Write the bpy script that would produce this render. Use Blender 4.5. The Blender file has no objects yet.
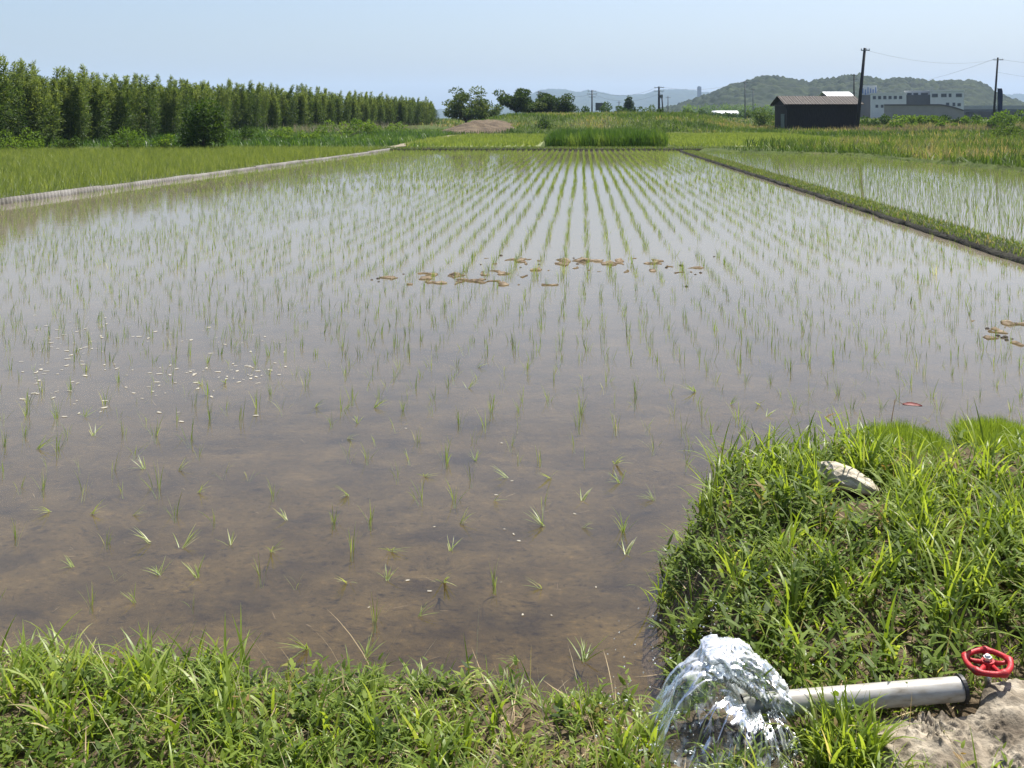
import bpy, bmesh, math, random
import numpy as np
from mathutils import Vector, Matrix

R = math.radians
random.seed(11)
rng = np.random.default_rng(11)
SC = bpy.context.scene
COL = SC.collection

# ------------------------------------------------------------------ camera, sky, sun, exposure
F, HOR, CAMZ = 1025.0, 118.0, 1.9          # focal length and horizon line in pixels, eye height above the water
cam_d = bpy.data.cameras.new('camera')
cam_d.sensor_fit = 'HORIZONTAL'; cam_d.sensor_width = 36.0; cam_d.lens = F / 1024 * 36
cam_d.clip_start = 0.05; cam_d.clip_end = 30000
cam = bpy.data.objects.new('camera', cam_d); COL.objects.link(cam)
cam.location = (0, 0, CAMZ); cam.rotation_euler = (R(90), 0, 0)
cam_d.shift_y = -(384 - HOR) / 1024
SC.camera = cam

SUN_EL, SUN_AZ = R(60), R(40)          # azimuth clockwise from +Y (right of straight ahead)
world = bpy.data.worlds.new('World'); SC.world = world; world.use_nodes = True
wn, wl = world.node_tree.nodes, world.node_tree.links
wn.clear()
sky = wn.new('ShaderNodeTexSky'); sky.sky_type = 'NISHITA'; sky.sun_disc = False
sky.sun_elevation = SUN_EL; sky.sun_rotation = SUN_AZ
sky.air_density = 1.0; sky.dust_density = 3.0; sky.ozone_density = 1.6; sky.altitude = 0
bg = wn.new('ShaderNodeBackground'); bg.inputs['Strength'].default_value = 0.0765
wo = wn.new('ShaderNodeOutputWorld')
tintn = wn.new('ShaderNodeMix'); tintn.data_type = 'RGBA'; tintn.blend_type = 'MULTIPLY'; tintn.inputs[0].default_value = 1; tintn.inputs[7].default_value = (.98, 1.02, 1.10, 1)
wl.new(sky.outputs[0], tintn.inputs[6]); wl.new(tintn.outputs[2], bg.inputs[0]); wl.new(bg.outputs[0], wo.inputs[0])

sun_d = bpy.data.lights.new('sun', 'SUN'); sun_d.energy = 5.0; sun_d.angle = R(0.5); sun_d.color = (1.0, 0.955, 0.88)
sun = bpy.data.objects.new('sun', sun_d); COL.objects.link(sun)
SV = Vector((math.sin(SUN_AZ) * math.cos(SUN_EL), math.cos(SUN_AZ) * math.cos(SUN_EL), math.sin(SUN_EL)))
sun.rotation_euler = SV.to_track_quat('Z', 'Y').to_euler(); sun.location = (20, 20, 60)

SC.render.engine = 'CYCLES'
SC.view_settings.view_transform = 'Standard'; SC.view_settings.look = 'None'
SC.view_settings.exposure = 1.0; SC.view_settings.gamma = 1.0
SC.view_settings.use_curve_mapping = False
SC.cycles.use_denoising = True
SC.cycles.max_bounces = 8; SC.cycles.diffuse_bounces = 3; SC.cycles.glossy_bounces = 3
SC.cycles.transmission_bounces = 4; SC.cycles.transparent_max_bounces = 12; SC.cycles.volume_bounces = 1
SC.cycles.caustics_reflective = False; SC.cycles.caustics_refractive = False
SC.cycles.sample_clamp_indirect = 6.0

# ------------------------------------------------------------------ measuring helpers
def G(u, v, z=0.0):
    y = (CAMZ - z) * F / (v - HOR)
    return ((u - 512) / F * y, y)
def X(u, y, z=0.0): return (u - 512) / F * y
def Z(v, y): return CAMZ - y * (v - HOR) / F
def visible(P, m=90):
    u = 512 + F * P[:, 0] / np.maximum(P[:, 1], .01)
    return (P[:, 1] > .2) & (u > -m) & (u < 1024 + m)
KY = 1.27

def _hash(ix, iy, s):
    h = (ix.astype(np.int64) * 374761393 + iy.astype(np.int64) * 668265263 + s * 974711) & 0x7fffffff
    h = ((h ^ (h >> 13)) * 1274126177) & 0x7fffffff
    h = h ^ (h >> 16)
    return (h & 0xffff) / 65535.0
def vnoise(x, y, s=0):
    x = np.asarray(x, float); y = np.asarray(y, float)
    ix, iy = np.floor(x), np.floor(y); fx, fy = x - ix, y - iy
    fx = fx * fx * (3 - 2 * fx); fy = fy * fy * (3 - 2 * fy)
    a = _hash(ix, iy, s); b = _hash(ix + 1, iy, s); c = _hash(ix, iy + 1, s); d = _hash(ix + 1, iy + 1, s)
    return (a + (b - a) * fx) * (1 - fy) + (c + (d - c) * fx) * fy
def fbm(x, y, s=0, o=4):
    t = 0; a = .5; n = 0
    for k in range(o):
        t = t + a * vnoise(np.asarray(x) * 2 ** k, np.asarray(y) * 2 ** k, s + k * 17); n += a; a *= .5
    return t / n
def worley(x, y, s=0):
    x = np.asarray(x, float); y = np.asarray(y, float)
    ix, iy = np.floor(x), np.floor(y); best = np.full(x.shape, 9.0)
    for dx in (-1, 0, 1):
        for dy in (-1, 0, 1):
            px = ix + dx + _hash(ix + dx, iy + dy, s); py = iy + dy + _hash(ix + dx, iy + dy, s + 5)
            best = np.minimum(best, (px - x) ** 2 + (py - y) ** 2)
    return np.sqrt(best)
def sst(a, b, x):
    t = np.clip((np.asarray(x, float) - a) / (b - a), 0, 1); return t * t * (3 - 2 * t)
def sdf(poly, x, y):
    """distance to a polygon outline, positive inside"""
    x = np.asarray(x, float); y = np.asarray(y, float)
    d = np.full(x.shape, 1e9); ins = np.zeros(x.shape, bool)
    n = len(poly)
    for i in range(n):
        (ax, ay), (bx, by) = poly[i], poly[(i + 1) % n]
        ex, ey = bx - ax, by - ay
        t = np.clip(((x - ax) * ex + (y - ay) * ey) / (ex * ex + ey * ey + 1e-12), 0, 1)
        d = np.minimum(d, np.hypot(x - ax - t * ex, y - ay - t * ey))
        if abs(by - ay) > 1e-9:
            c = ((ay > y) != (by > y)) & (x < (bx - ax) * (y - ay) / (by - ay) + ax); ins ^= c
    return np.where(ins, d, -d)

# ------------------------------------------------------------------ materials
def mat(name):
    m = bpy.data.materials.new(name); m.use_nodes = True
    nt = m.node_tree; nt.nodes.clear()
    out = nt.nodes.new('ShaderNodeOutputMaterial')
    return m, nt, out
def N(nt, typ, **kw):
    n = nt.nodes.new(typ)
    for k, v in kw.items(): setattr(n, k, v)
    return n
def ramp(nt, stops):
    r = N(nt, 'ShaderNodeValToRGB'); e = r.color_ramp.elements
    while len(e) > 1: e.remove(e[-1])
    e[0].position = stops[0][0]; e[0].color = (*stops[0][1], 1)
    for p, c in stops[1:]:
        k = e.new(p); k.color = (*c, 1)
    return r
def leaf_mat(name, stops, trans=.35, rough=.45, spec=.35, objrand=0.0, gain=1.7):
    m, nt, out = mat(name)
    at = N(nt, 'ShaderNodeAttribute', attribute_name='tint')
    fac = at.outputs['Fac']
    if objrand:
        oi = N(nt, 'ShaderNodeObjectInfo')
        ma = N(nt, 'ShaderNodeMath', operation='MULTIPLY_ADD'); ma.inputs[1].default_value = objrand; ma.inputs[2].default_value = -objrand / 2
        nt.links.new(oi.outputs['Random'], ma.inputs[0])
        ad = N(nt, 'ShaderNodeMath', operation='ADD'); nt.links.new(fac, ad.inputs[0]); nt.links.new(ma.outputs[0], ad.inputs[1]); fac = ad.outputs[0]
    r = ramp(nt, stops); nt.links.new(fac, r.inputs[0])
    p = N(nt, 'ShaderNodeBsdfPrincipled'); p.inputs['Roughness'].default_value = rough
    p.inputs['Specular IOR Level'].default_value = spec
    nt.links.new(r.outputs[0], p.inputs['Base Color'])
    t = N(nt, 'ShaderNodeBsdfTranslucent')
    g = N(nt, 'ShaderNodeMix', data_type='RGBA', blend_type='MULTIPLY'); g.inputs[0].default_value = 1
    nt.links.new(r.outputs[0], g.inputs[6]); g.inputs[7].default_value = (gain * 1.05, gain, gain * .5, 1)
    nt.links.new(g.outputs[2], t.inputs[0])
    mx = N(nt, 'ShaderNodeMixShader'); mx.inputs[0].default_value = trans
    nt.links.new(p.outputs[0], mx.inputs[1]); nt.links.new(t.outputs[0], mx.inputs[2]); nt.links.new(mx.outputs[0], out.inputs[0])
    return m
def noise_mat(name, stops, scale=5, detail=6, rough=.85, spec=.25, bump=0.0, bscale=30, bdist=.02, metal=0.0, rough2=None, distort=0.0, coords='Object', stretch=None, nrough=.6):
    m, nt, out = mat(name)
    tc = N(nt, 'ShaderNodeTexCoord'); src = tc.outputs[coords]
    if stretch:
        mp = N(nt, 'ShaderNodeMapping'); mp.inputs['Scale'].default_value = stretch
        nt.links.new(src, mp.inputs[0]); src = mp.outputs[0]
    no = N(nt, 'ShaderNodeTexNoise'); no.inputs['Scale'].default_value = scale; no.inputs['Detail'].default_value = detail
    no.inputs['Roughness'].default_value = nrough; no.inputs['Distortion'].default_value = distort
    nt.links.new(src, no.inputs['Vector'])
    r = ramp(nt, stops); nt.links.new(no.outputs[0], r.inputs[0])
    p = N(nt, 'ShaderNodeBsdfPrincipled'); p.inputs['Roughness'].default_value = rough; p.inputs['Metallic'].default_value = metal
    p.inputs['Specular IOR Level'].default_value = spec
    nt.links.new(r.outputs[0], p.inputs['Base Color'])
    if bump:
        n2 = N(nt, 'ShaderNodeTexNoise'); n2.inputs['Scale'].default_value = bscale; n2.inputs['Detail'].default_value = 5
        nt.links.new(tc.outputs[coords], n2.inputs['Vector'])
        b = N(nt, 'ShaderNodeBump'); b.inputs['Strength'].default_value = bump; b.inputs['Distance'].default_value = bdist
        nt.links.new(n2.outputs[0], b.inputs['Height']); nt.links.new(b.outputs[0], p.inputs['Normal'])
    nt.links.new(p.outputs[0], out.inputs[0])
    return m
def flat(name, c, rough=.6, metal=0, spec=.3, var=.18, scale=8):
    a = tuple(x * (1 - var) for x in c); b = tuple(min(1, x * (1 + var)) for x in c)
    return noise_mat(name, [(.3, a), (.7, b)], scale=scale, rough=rough, metal=metal, spec=spec)

M = {}
M['grass'] = leaf_mat('grass_blade', [(0, (.052, .088, .010)), (.35, (.138, .205, .022)), (.7, (.225, .295, .045)), (.9, (.30, .345, .10)), (1, (.48, .41, .22))], trans=.46, rough=.42, spec=.32, gain=1.55)
M['weed'] = leaf_mat('weed_leaf', [(0, (.030, .055, .009)), (.5, (.095, .145, .020)), (.9, (.18, .235, .04)), (1, (.20, .13, .05))], trans=.38, rough=.55, spec=.16)
M['straw'] = leaf_mat('dry_straw', [(0, (.18, .125, .065)), (.6, (.40, .31, .18)), (1, (.60, .51, .33))], trans=.15, rough=.7, spec=.2, gain=1.1)
M['rice'] = leaf_mat('rice_leaf', [(0, (.068, .118, .018)), (.5, (.135, .205, .036)), (.85, (.22, .275, .075)), (1, (.42, .42, .19))], trans=.40, rough=.4, spec=.35)
M['rice_left'] = leaf_mat('rice_leaf_established', [(0, (.085, .125, .025)), (.6, (.155, .200, .045)), (1, (.24, .275, .08))], trans=.38, rough=.45, spec=.3)
M['rice_far'] = leaf_mat('rice_leaf_pale', [(0, (.11, .165, .035)), (.6, (.165, .215, .05)), (1, (.24, .27, .09))], trans=.38, rough=.5, spec=.25)
M['rush'] = leaf_mat('rush_blade', [(0, (.030, .072, .012)), (.6, (.070, .130, .022)), (1, (.13, .19, .045))], trans=.38, rough=.45, spec=.3)
M['meadow'] = leaf_mat('meadow_blade', [(0, (.035, .070, .012)), (.45, (.075, .125, .022)), (.75, (.12, .16, .04)), (1, (.27, .22, .13))], trans=.35, rough=.55, spec=.25)
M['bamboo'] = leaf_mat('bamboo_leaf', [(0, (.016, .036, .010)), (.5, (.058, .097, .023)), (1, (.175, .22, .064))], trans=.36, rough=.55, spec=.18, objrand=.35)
M['shrub'] = leaf_mat('shrub_leaf', [(0, (.018, .042, .008)), (.5, (.045, .085, .014)), (1, (.10, .15, .03))], trans=.3, rough=.6, spec=.12, objrand=.4)
M['shrub_light'] = leaf_mat('shrub_leaf_light', [(0, (.045, .085, .012)), (.5, (.085, .150, .020)), (1, (.15, .22, .035))], trans=.38, rough=.6, spec=.12, objrand=.3)
M['tree'] = leaf_mat('tree_leaf', [(0, (.018, .038, .010)), (.5, (.050, .085, .018)), (1, (.135, .17, .04))], trans=.28, rough=.6, spec=.12, objrand=.2)
M['bark'] = noise_mat('bark', [(.3, (.055, .042, .03)), (.7, (.12, .095, .07))], scale=6, bump=.5, stretch=(1, 1, .2))
M['culm'] = flat('bamboo_culm', (.14, .16, .05), rough=.45)

# ------------------------------------------------------------------ mesh helpers
def link(name, me, m=None, parent=None):
    o = bpy.data.objects.new(name, me); COL.objects.link(o)
    if m is not None and len(me.materials) == 0: me.materials.append(m)
    if parent is not None: o.parent = parent
    return o
def npmesh(name, V, Q, tint=None, smooth=False):
    """V (n,3), Q (k,4) or (k,3) index arrays -> mesh"""
    me = bpy.data.meshes.new(name); V = np.ascontiguousarray(V, dtype=np.float32); Q = np.ascontiguousarray(Q, dtype=np.int32)
    w = Q.shape[1]
    me.vertices.add(len(V)); me.vertices.foreach_set('co', V.ravel())
    me.loops.add(Q.size); me.loops.foreach_set('vertex_index', Q.ravel())
    me.polygons.add(len(Q)); me.polygons.foreach_set('loop_start', np.arange(len(Q), dtype=np.int32) * w)
    me.polygons.foreach_set('loop_total', np.full(len(Q), w, dtype=np.int32))
    if smooth: me.polygons.foreach_set('use_smooth', np.ones(len(Q), dtype=bool))
    if tint is not None:
        a = me.attributes.new('tint', 'FLOAT', 'POINT'); a.data.foreach_set('value', np.ascontiguousarray(tint, dtype=np.float32))
    me.update(calc_edges=True); me.validate()
    return me
def grid_mesh(name, XX, YY, ZZ, smooth=True):
    ny, nx = XX.shape
    V = np.stack([XX, YY, ZZ], -1).reshape(-1, 3)
    i = np.arange((ny - 1) * (nx - 1)); r, c = i // (nx - 1), i % (nx - 1); a = r * nx + c
    return npmesh(name, V, np.stack([a, a + 1, a + nx + 1, a + nx], 1), smooth=smooth)
def cat(parts):
    Vs, Qs, Ts, off = [], [], [], 0
    for V, Q, T in parts:
        Vs.append(V); Qs.append(Q + off); Ts.append(T); off += len(V)
    return np.concatenate(Vs), np.concatenate(Qs), np.concatenate(Ts)
def blades(P, az, lean, curv, L, W, tint, segs=4, prof='grass', twist=None):
    P = np.asarray(P, float); n = len(P)
    f = lambda a: np.broadcast_to(np.asarray(a, float), (n,))
    az, lean, curv, L, W, tint = map(f, (az, lean, curv, L, W, tint))
    dx, dy = np.cos(az), np.sin(az)
    tw = rng.normal(0, .5, n) if twist is None else f(twist)
    sx, sy = -np.sin(az + tw), np.cos(az + tw)
    V = np.zeros((n, segs + 1, 2, 3)); p = P.copy(); T = np.zeros((n, segs + 1, 2))
    for s in range(segs + 1):
        t = s / segs
        w = {'grass': (min(1, .55 + 1.6 * t) * (1 - t ** 2.2) + .02), 'rice': (min(1, .7 + t) * (1 - t ** 2) + .03), 'flat': 1.0 if 0 < s < segs else .35}[prof] * .5
        V[:, s, 0] = p + np.stack([sx, sy, np.zeros(n)], 1) * (W * w)[:, None]
        V[:, s, 1] = p - np.stack([sx, sy, np.zeros(n)], 1) * (W * w)[:, None]
        T[:, s, :] = tint[:, None]
        a = lean + curv * (s + .5) / segs
        p = p + np.stack([np.sin(a) * dx, np.sin(a) * dy, np.cos(a)], 1) * (L / segs)[:, None]
    b = (np.arange(n) * (segs + 1) * 2)[:, None, None]
    s = (np.arange(segs) * 2)[None, :, None]
    Q = b + s + np.array([0, 1, 3, 2])[None, None, :]
    return V.reshape(-1, 3), Q.reshape(-1, 4), T.reshape(-1)
def leaves(P, D, L, W, tint, fold=.0):
    """diamond leaves: base P, direction D (unit), random roll"""
    P = np.asarray(P, float); n = len(P); D = D / np.linalg.norm(D, axis=1)[:, None]
    r = rng.normal(size=(n, 3)); r[:, 2] += .0
    S = np.cross(D, r); S /= np.linalg.norm(S, axis=1)[:, None] + 1e-9
    L = np.broadcast_to(L, (n,))[:, None]; W = np.broadcast_to(W, (n,))[:, None]
    V = np.stack([P, P + D * L * .45 + S * W * .5, P + D * L, P + D * L * .45 - S * W * .5], 1)
    Q = (np.arange(n) * 4)[:, None] + np.arange(4)[None]
    return V.reshape(-1, 3), Q, np.repeat(np.broadcast_to(tint, (n,)), 4)
def randdir(n, up=0.0):
    d = rng.normal(size=(n, 3)); d /= np.linalg.norm(d, axis=1)[:, None]; d[:, 2] += up
    return d / np.linalg.norm(d, axis=1)[:, None]
class B:
    """collects shapes for one mesh"""
    def __init__(s): s.bm = bmesh.new()
    def box(s, x0, x1, y0, y1, z0, z1, rot=None):
        vs = [s.bm.verts.new((x, y, z)) for z in (z0, z1) for y in (y0, y1) for x in (x0, x1)]
        for q in ((0, 2, 3, 1), (4, 5, 7, 6), (0, 1, 5, 4), (2, 6, 7, 3), (1, 3, 7, 5), (0, 4, 6, 2)):
            s.bm.faces.new([vs[i] for i in q])
        return s
    def tube(s, pts, rad, n=8, caps=True):
        pts = [Vector(p) for p in pts]; rad = rad if hasattr(rad, '__len__') else [rad] * len(pts)
        rings = []
        for i, p in enumerate(pts):
            d = (pts[min(i + 1, len(pts) - 1)] - pts[max(i - 1, 0)]).normalized()
            a = d.cross(Vector((0, 0, 1)) if abs(d.z) < .9 else Vector((1, 0, 0))).normalized(); b = d.cross(a)
            rings.append([s.bm.verts.new(p + (a * math.cos(2 * math.pi * k / n) + b * math.sin(2 * math.pi * k / n)) * rad[i]) for k in range(n)])
        for r0, r1 in zip(rings, rings[1:]):
            for k in range(n): s.bm.faces.new((r0[k], r0[(k + 1) % n], r1[(k + 1) % n], r1[k]))
        if caps:
            s.bm.faces.new(rings[0][::-1]); s.bm.faces.new(rings[-1])
        return s
    def prism(s, poly, y0, y1):
        """polygon in xz extruded along y"""
        a = [s.bm.verts.new((x, y0, z)) for x, z in poly]; b = [s.bm.verts.new((x, y1, z)) for x, z in poly]
        n = len(poly); s.bm.faces.new(a); s.bm.faces.new(b[::-1])
        for i in range(n): s.bm.faces.new((a[i], b[i], b[(i + 1) % n], a[(i + 1) % n]))
        return s
    def build(s, name, m, parent=None, smooth=False, loc=None):
        bmesh.ops.recalc_face_normals(s.bm, faces=s.bm.faces)
        me = bpy.data.meshes.new(name); s.bm.to_mesh(me); s.bm.free()
        if smooth:
            for p in me.polygons: p.use_smooth = True
        o = link(name, me, m, parent)
        if loc: o.location = loc
        return o
def tag(o, label=None, category=None, group=None, kind=None):
    if label: o['label'] = label
    if category: o['category'] = category
    if group: o['group'] = group
    if kind: o['kind'] = kind
    return o
def empty(name, loc, label, category, group=None, rz=0):
    o = bpy.data.objects.new(name, None); COL.objects.link(o); o.location = loc; o.rotation_euler = (0, 0, rz); o.empty_display_size = .1
    return tag(o, label, category, group)
def copy_tree(o, parent=None):
    c = o.copy(); COL.objects.link(c)
    if parent is not None: c.parent = parent
    for ch in list(o.children): copy_tree(ch, c)
    return c
def structure(o, label=None, cat_=None):
    o['kind'] = 'structure'
    return tag(o, label, cat_)
def stuff(o, label, cat_):
    o['kind'] = 'stuff'
    return tag(o, label, cat_)

# ------------------------------------------------------------------ layout
DIR = R(3.96); DV = np.array([math.sin(DIR), math.cos(DIR)]); DN = np.array([math.cos(DIR), -math.sin(DIR)])
def lx(y): return -11.19 + (y - 22.4) * .109       # left edge of the flooded paddy
def rx(y): return 6.62 + (y - 13.25) * .064         # right edge
FAR = 60.0
MAIN = [(lx(-1), -1), (rx(-1), -1), (rx(FAR), FAR), (lx(FAR), FAR)]
RIGHTP = [(rx(-1) + .55, -1), (19.5, -1), (18.0, 36), (17.0, 51), (rx(57) + .5, 57)]
LEFTP = [(lx(2) - .14, 2), (lx(60) - .14, 60), (-17.3, 60.8), (-27.8, 55.6), (-45, 50), (-50, 2)]
BANK = [(-7, -3), (-7, 4.0), (-3, 3.6), (-1.6, 3.36), (-.8, 3.18), (0, 3.10), (.40, 2.98), (.48, 3.25), (.54, 3.85), (.66, 4.4), (.85, 4.58), (1.2, 4.68), (1.6, 4.82), (2.4, 4.98), (5, 5.05), (12, 5.1), (12, -3)]

def bank_z(x, y):
    e = (fbm(x * 3.1, y * 3.1, 3) - .5) * .16
    d = sdf(BANK, x, y) + e
    top = .30 + .11 * sst(.5, 1.1, x) * sst(2.75, 3.5, y) + .05 * (fbm(x * 1.7, y * 1.7, 8) - .5) + .035 * (fbm(x * 9, y * 9, 9) - .5)
    return np.where(d > 0, top * sst(0, .27, d), np.maximum(d * .9, -.3))

def ground_z(x, y):
    x = np.asarray(x, float); yr = np.asarray(y, float); y = yr / KY
    n = fbm(x / 9, y / 9, 21)
    z = .10 + .25 * sst(60, 120, y) * n + .05 * n
    # far plain
    z = z + (1.45 - z) * sst(120, 190, y)
    # raised embankment across the middle distance
    emb = sst(83, 100, y - (x - 10) * .02 + 5 * (n - .5)) * sst(-9, 0, x - (y - 90) * .05) * (1 - sst(20, 31, x + (100 - y) * .3))
    z = z + (2.15 + .5 * (fbm(x / 14, y / 30, 4) - .5) - z) * emb * (1 - .35 * sst(120, 190, y))
    # right-hand waste ground rises slowly
    z = z + .35 * sst(40, 60, x) * sst(50, 100, y) * (1 - sst(120, 180, y)) * n * 2
    # bank below the bamboo on the left
    bx = np.interp(y, [30, 44, 60, 76, 100, 130], [-34, -29.5, -27.5, -25.5, -20, -12.8])
    z = z + (.9 - z) * (1 - sst(-1.0, 7.5, x - bx)) * sst(48, 90, y) * (1 - sst(160, 200, y))
    ins = np.maximum.reduce([sdf(MAIN, x, yr), sdf(RIGHTP, x, yr), sdf(LEFTP, x, yr)])
    z = np.where((ins > -.25) | (yr < 2.0), np.minimum(z, -.45), z)
    z = np.where((yr < FAR + .9) & (x < rx(yr) + 1) & (x > lx(yr) - 1), -.45, z)
    return z

# ------------------------------------------------------------------ ground
gx = np.concatenate([[-9000, -5000, -2500, -1200, -600, -320, -200, -140], np.arange(-100, 130.1, 1.25), [150, 200, 320, 600, 1200, 2500, 5000, 9000]])
gy = KY * np.concatenate([[-400, -120, -40, -10], np.arange(0, 40, 2.0), np.arange(40, 150, 1.25), np.arange(150, 260, 5), [280, 320, 400, 520, 700, 1000, 1500, 2500, 4000, 7000, 9500]])
GX, GY = np.meshgrid(gx, gy)
m_ground = noise_mat('ground_turf', [(.25, (.025, .036, .010)), (.45, (.042, .060, .014)), (.6, (.062, .080, .020)), (.78, (.10, .085, .045))], scale=.35, detail=9, rough=.95, spec=.1, bump=.6, bscale=3, bdist=.15, coords='Object', nrough=.7)
structure(link('ground', grid_mesh('ground', GX, GY, ground_z(GX, GY)), m_ground), 'grassy plain running to the foot of the hills', 'ground')

# ------------------------------------------------------------------ mud and water
def mud_material():
    m, nt, out = mat('paddy_mud')
    tc = N(nt, 'ShaderNodeTexCoord')
    def noi(sc, st, det=6, dist=.4):
        mp = N(nt, 'ShaderNodeMapping'); mp.inputs['Scale'].default_value = st; nt.links.new(tc.outputs['Object'], mp.inputs[0])
        n = N(nt, 'ShaderNodeTexNoise'); n.inputs['Scale'].default_value = sc; n.inputs['Detail'].default_value = det; n.inputs['Distortion'].default_value = dist
        n.inputs['Roughness'].default_value = .65
        nt.links.new(mp.outputs[0], n.inputs['Vector']); return n.outputs[0]
    r1 = ramp(nt, [(.28, (.022, .0150, .006)), (.45, (.054, .039, .0155)), (.62, (.086, .063, .026)), (.8, (.13, .099, .046))])
    nt.links.new(noi(2.6, (1, 1.15, 1), 10, .25), r1.inputs[0])
    r2 = ramp(nt, [(.33, (.42, .39, .37)), (.42, (.92, .92, .92)), (.5, (1.03, 1.02, 1.0))])       # darker silt in the hollows
    nt.links.new(noi(2.4, (.8, 1.7, 1), 5, .15), r2.inputs[0])
    r3 = ramp(nt, [(.32, (.30, .28, .25)), (.44, (.90, .90, .90)), (.56, (1.0, 1.0, 1.0)), (.70, (1.55, 1.48, 1.38))])
    nt.links.new(noi(30, (1, 1.2, 1), 8, .4), r3.inputs[0])
    a = N(nt, 'ShaderNodeMix', data_type='RGBA', blend_type='MULTIPLY'); a.inputs[0].default_value = 1
    nt.links.new(r1.outputs[0], a.inputs[6]); nt.links.new(r2.outputs[0], a.inputs[7])
    b = N(nt, 'ShaderNodeMix', data_type='RGBA', blend_type='MULTIPLY'); b.inputs[0].default_value = 1
    nt.links.new(a.outputs[2], b.inputs[6]); nt.links.new(r3.outputs[0], b.inputs[7])
    p = N(nt, 'ShaderNodeBsdfPrincipled'); p.inputs['Roughness'].default_value = .85; p.inputs['Specular IOR Level'].default_value = .04
    sx = N(nt, 'ShaderNodeSeparateXYZ'); nt.links.new(tc.outputs['Object'], sx.inputs[0])          # crusts standing out of the water have dried pale
    mr = N(nt, 'ShaderNodeMapRange'); mr.inputs['From Min'].default_value = .003; mr.inputs['From Max'].default_value = .011; nt.links.new(sx.outputs['Z'], mr.inputs['Value'])
    r4 = ramp(nt, [(.36, (.035, .026, .018)), (.48, (.13, .10, .068)), (.65, (.25, .20, .14))]); nt.links.new(noi(9, (1, 1, 1), 6, .6), r4.inputs[0])
    dr = N(nt, 'ShaderNodeMix', data_type='RGBA'); nt.links.new(mr.outputs[0], dr.inputs[0]); nt.links.new(b.outputs[2], dr.inputs[6]); nt.links.new(r4.outputs[0], dr.inputs[7]); b = dr
    nt.links.new(b.outputs[2], p.inputs['Base Color'])
    bp = N(nt, 'ShaderNodeBump'); bp.inputs['Strength'].default_value = .7; bp.inputs['Distance'].default_value = .02
    nt.links.new(noi(22, (1, 1, 1), 6, .5), bp.inputs['Height']); nt.links.new(bp.outputs[0], p.inputs['Normal'])
    nt.links.new(p.outputs[0], out.inputs[0])
    return m
M['mud'] = mud_material()
PATCH = [(G(545, 262), 1.25, .55), (G(470, 275), 1.1, .35), (G(420, 280), .8, .25), (G(610, 262), .8, .35), (G(440, 283), .7, .22), (G(690, 268), .5, .2),
         (G(1010, 322), .55, .16), (G(1005, 342), .62, .22), (G(1030, 330), .5, .3), (G(1012, 404), .30, .06), (G(655, 272), .5, .15), (G(500, 285), .9, .14), (G(575, 270), .9, .25)]
def mud_z(x, y):
    z = -.055 - .02 * sst(8, 20, y) + .05 * (fbm(x * 1.1, y * 1.3, 31) - .5) + .016 * (fbm(x * 7, y * 7, 33) - .5)
    fp = vnoise(x * 2.6, y * 2.9, 41); z = z - .035 * sst(.72, .9, fp)
    for (c, a, b) in PATCH:
        q = ((x - c[0]) / a) ** 2 + ((y - c[1]) / b) ** 2
        z = z + np.maximum(0, (.058 + .42 * (fbm(x * 8.5, y * 3.6, 44, 6) - .55)) * np.exp(-q * 1.1))
    z = np.where(z > .008, .008 + .26 * (z - .008), z)
    return z
mxs = np.arange(-15, 11, .055); mys = np.concatenate([np.arange(2.2, 7, .045), np.arange(7, 16, .055), np.arange(16, 61, .5)])
MX, MY = np.meshgrid(mxs, mys)
MX = np.clip(MX, lx(MY) - .1, rx(MY) + .3); MYc = np.minimum(MY, FAR + .2)
structure(link('mud', grid_mesh('mud', MX, MYc, mud_z(MX, MYc)), M['mud']), 'brown silty mud bed of the flooded paddy', 'mud')

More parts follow.
